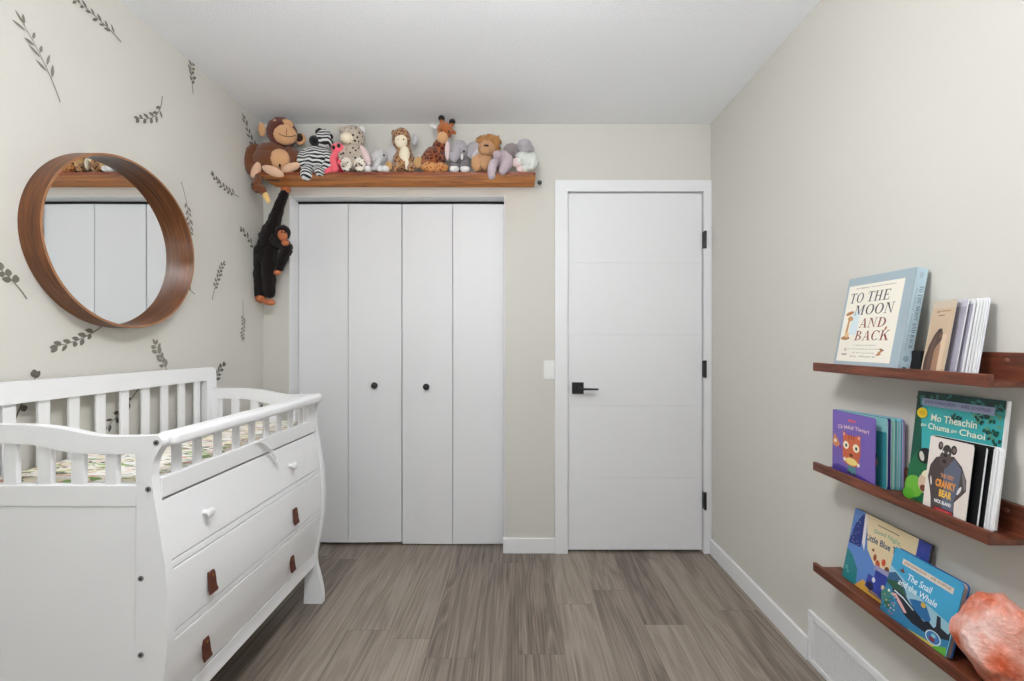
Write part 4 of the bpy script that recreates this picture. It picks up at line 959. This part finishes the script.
# 6  blue and cream picture book, low ledge
zf = f3+.001
fr = Frame((1.042, 1.394, zf+.0022), (1.042, 1.137, zf+.0022), (1.086, 1.394, .665))
o = thing('book', 'wide blue and cream picture book with a blue truck, leaning on the lowest ledge', 'book', (1.05, 1.25, f3))
bd = leaf(fr, .008, 0).build('book_block', paper((70, 60, 58)), o, bevel=.0005)
sky = (226, 206, 166); bl = (58, 92, 170)
art = [('r', 0, 0, 1, 1, sky), ('p', [(0, 0), (.62, .0), (.45, .35), (.28, .55), (.20, .92), (.16, 1), (0, 1)], (92, 132, 196)), ('p', [(0, .50), (.18, .52), (.20, .92), (.14, .98), (.05, .8)], (40, 56, 128)), ('p', [(0, 0), (.22, .0), (.20, .22), (.10, .36), (0, .42)], (36, 122, 128)),
    ('p', [(.16, .98), (.19, .60), (.24, .50), (.235, .60), (.20, .98)], (226, 220, 220)), ('p', [(.20, 0), (.62, 0), (.50, .09), (.30, .14)], (208, 160, 66)),
    ('p', [(.86, 1), (1, 1), (1, .5), (.90, .5), (.86, .70)], (52, 68, 150)), ('p', [(.72, .74), (.90, .80), (.90, .62), (.76, .68)], (96, 120, 180)), ('p', [(.62, .70), (.80, .74), (.86, .60), (.7, .60)], (232, 226, 214)), ('e', .92, .90, .035, .05, 0, (60, 70, 160)),
    ('r', .36, .915, .64, .927, (120, 110, 96)), ('t', 'Good Night,', .50, .835, .36, .075, {'b': .012, 'arc': .02}, (132, 176, 142)),
    ('t', 'Little Blue Truck', .515, .715, .56, .085, {'b': .02, 'arc': .01}, (52, 76, 110)),
    # truck, plain generic
    ('e', .40, .50, .022, .045, 0, (150, 66, 40)), ('e', .45, .44, .03, .05, 20, (190, 84, 50)), ('e', .52, .50, .026, .045, 0, (206, 84, 48)), ('e', .575, .43, .03, .045, 0, (120, 70, 44)), ('e', .63, .40, .04, .03, 0, (196, 70, 50)), ('e', .36, .58, .016, .02, 0, (140, 60, 40)),
    ('r', .42, .34, .66, .42, (150, 150, 190)), ('r', .44, .13, .66, .36, (46, 62, 150)), ('p', [(.34, .08), (.62, .06), (.64, .24), (.36, .26)], (52, 66, 156)), ('e', .41, .12, .05, .055, 0, (30, 34, 70)), ('e', .60, .11, .05, .055, 0, (30, 34, 70)),
    ('e', .44, .22, .022, .032, 0, (222, 226, 230)), ('e', .57, .20, .022, .032, 0, (214, 190, 150)), ('r', .40, .04, .64, .06, (90, 96, 130))]
rnd = random.Random(9)
for j in range(16): art.append(('e', rnd.uniform(.02, .16), rnd.uniform(.5, .95), .004, .005, (226, 226, 200)))
for j in range(6): art.append(('e', .06+rnd.uniform(-.02, .02), .15+rnd.uniform(-.04, .04), .02, .010, (90, 170, 170)))
paint(fr, art, bd)

# 7  bright blue board book, low ledge
fr = Frame((1.008, 1.209, zf+.0042), (1.008, 1.022, zf+.0042), (1.054, 1.209, .627))
o = thing('book', 'bright blue board book with a whale and white title, next to the pink rock', 'book', (1.03, 1.12, f3))
W_, th_ = fr.W, .015
c = leaf(fr, .002, .010).build('cover', paper((64, 150, 196)), o, bevel=.0004)
frp = Frame(fr.at(0, 0, -.0021), fr.at(.985, 0, -.0021), fr.at(0, .985, -.0021))
leaf(frp, th_-.004, .009).build('page_block', paper((214, 190, 178)), o)
frb = Frame(fr.at(0, 0, -th_+.0018), fr.at(1, 0, -th_+.0018), fr.at(0, 1, -th_+.0018))
leaf(frb, .002, .010).build('back_cover', paper((26, 96, 160)), o, bevel=.0004)
art = [('r', 0, 0, .955, 1, (62, 158, 200)), ('r', .955, .055, 1, .945, (62, 158, 200)), ('p', [(0, .0), (.97, .0), (.995, .05), (.995, .42), (.5, .52), (.0, .72)], (150, 190, 206)), ('p', [(0, .60), (.10, .66), (.22, .60), (.34, .44), (.2, .4), (0, .45)], (46, 90, 130)), ('p', [(0, .50), (.2, .56), (.36, .40), (.34, .30), (.10, .40), (0, .44)], (38, 84, 62)),
    ('p', [(.38, .42), (.46, .46), (.60, .50), (.72, .34), (.70, .26), (.5, .3)], (34, 98, 150)),
    ('p', [(0, 0), (.97, 0), (.99, .05), (.99, .26), (.80, .22), (.60, .26), (.34, .34), (.12, .42), (0, .46)], (44, 118, 160)),
    ('p', [(.10, .42), (.22, .44), (.36, .40), (.50, .32), (.64, .26), (.76, .22), (.80, .25), (.70, .30), (.78, .16), (.66, .14), (.5, .14), (.36, .18), (.22, .28)], (24, 30, 40)),
    ('p', [(.74, .20), (.80, .30), (.78, .44), (.83, .44), (.86, .32), (.96, .30), (.98, .35), (.99, .24), (.90, .20), (.82, .15)], (24, 30, 42)),
    ('p', [(.12, .36), (.24, .28), (.36, .20), (.40, .22), (.30, .30), (.18, .38)], (216, 168, 170)), ('p', [(.14, .40), (.30, .37), (.48, .30), (.47, .32), (.3, .39), (.15, .42)], (210, 226, 230)),
    ('e', .04, .26, .08, .10, 0, (60, 120, 110)), ('e', .09, .16, .05, .05, 0, (40, 96, 70)), ('p', [(.30, 0), (.97, 0), (.98, .06), (.8, .07), (.5, .04)], (206, 190, 90)), ('p', [(.78, 0), (.97, 0), (.99, .05), (.98, .14), (.86, .08)], (96, 170, 60)),
    ('e', .80, .145, .105, .085, 0, (200, 214, 220)), ('e', .80, .145, .09, .072, 0, (50, 110, 170)), ('e', .79, .12, .04, .03, 0, (120, 40, 60)), ('e', .80, .17, .03, .025, 0, (120, 190, 200)),
    ('p', [(.16, .90), (.90, .88), (.90, .80), (.16, .82)], (218, 204, 190)), ('t', 'JULIA DONALDSON  •  AXEL SCHEFFLER', .53, .85, .68, .040, {'b': .01, 'rot': -.8}, (130, 84, 66)),
    ('t', 'The Snail', .47, .695, .36, .095, {'b': .012, 'sh': .2}, (232, 240, 240)), ('t', 'and the Whale', .46, .565, .58, .090, {'b': .012, 'sh': .2}, (226, 236, 238)), ('e', .585, .455, .035, .035, 0, (206, 170, 70)), ('p', [(.13, .72), (.18, .735), (.19, .79), (.21, .735), (.245, .73), (.20, .70)], (110, 56, 44)), ('e', .07, .36, .02, .02, 0, (230, 230, 210))]
rnd = random.Random(3)
for j in range(34): art.append(('e', rnd.uniform(.02, .22), rnd.uniform(.05, .34), .012, .010, rnd.choice([(120, 190, 190), (210, 120, 130), (230, 210, 120), (30, 80, 90), (70, 150, 120)])))
paint(fr, art, c)

# ------------------------------------------------------------------ pink salt rock
def salt_mat():
    m = mat('pink_salt_crystal', (226, 150, 128), .38, spec=.5); nt = m.node_tree; b = nt.nodes['Principled BSDF']; L = nt.links.new
    tc = nt.nodes.new('ShaderNodeTexCoord'); n = nt.nodes.new('ShaderNodeTexNoise'); n.inputs['Scale'].default_value = 13; n.inputs['Detail'].default_value = 8; n.inputs['Distortion'].default_value = .5
    L(tc.outputs['Object'], n.inputs['Vector'])
    r = ramp(nt, [(.33, (198, 84, 44)), (.43, (220, 132, 106)), (.52, (229, 166, 150)), (.66, (244, 210, 202))]); L(n.outputs['Fac'], r.inputs[0]); L(r.outputs[0], b.inputs['Base Color'])
    b.inputs['Subsurface Weight'].default_value = .12; b.inputs['Subsurface Radius'].default_value = (.03, .012, .008); b.inputs['Subsurface Scale'].default_value = .6
    n2 = nt.nodes.new('ShaderNodeTexNoise'); n2.inputs['Scale'].default_value = 45; n2.inputs['Detail'].default_value = 6; L(tc.outputs['Object'], n2.inputs['Vector'])
    bp = nt.nodes.new('ShaderNodeBump'); bp.inputs['Strength'].default_value = .8; bp.inputs['Distance'].default_value = .012; L(n2.outputs['Fac'], bp.inputs['Height']); L(bp.outputs['Normal'], b.inputs['Normal'])
    return m
def rock_fn(u):
    # chipped facets: flatten against a set of cutting planes
    p = u.copy()
    for d_, h_ in CUTS:
        t_ = p.dot(d_)
        if t_ > h_: p -= d_*(t_-h_)*.92
    taper = 1-.16*max(0, p.z)-.80*max(0, -p.z-.25)
    p.x *= taper; p.y *= taper
    p *= 1+.08*noise.noise(p*2.3+Vector((3, 1, 7)))+.05*abs(noise.noise(p*4.5+Vector((1, 5, 2))))+.015*noise.noise(p*14)
    return p
rnd = random.Random(21); CUTS = []
for k in range(26):
    d_ = Vector((rnd.gauss(0, 1), rnd.gauss(0, 1), rnd.gauss(0, 1))).normalized(); CUTS.append((d_, rnd.uniform(.78, .90)))
CUTS.append((Vector((0, 0, -1)), .86)); CUTS.append((Vector((-.75, -.5, .35)).normalized(), .80))
q = MB().ell((1.033, .934, f3+.1015), (.066, .076, .116), fn=rock_fn, seg=110, rings=80)
tag(q.build('salt_rock', salt_mat()), 'rough pink salt crystal rock sitting at the near end of the lowest ledge', 'rock')
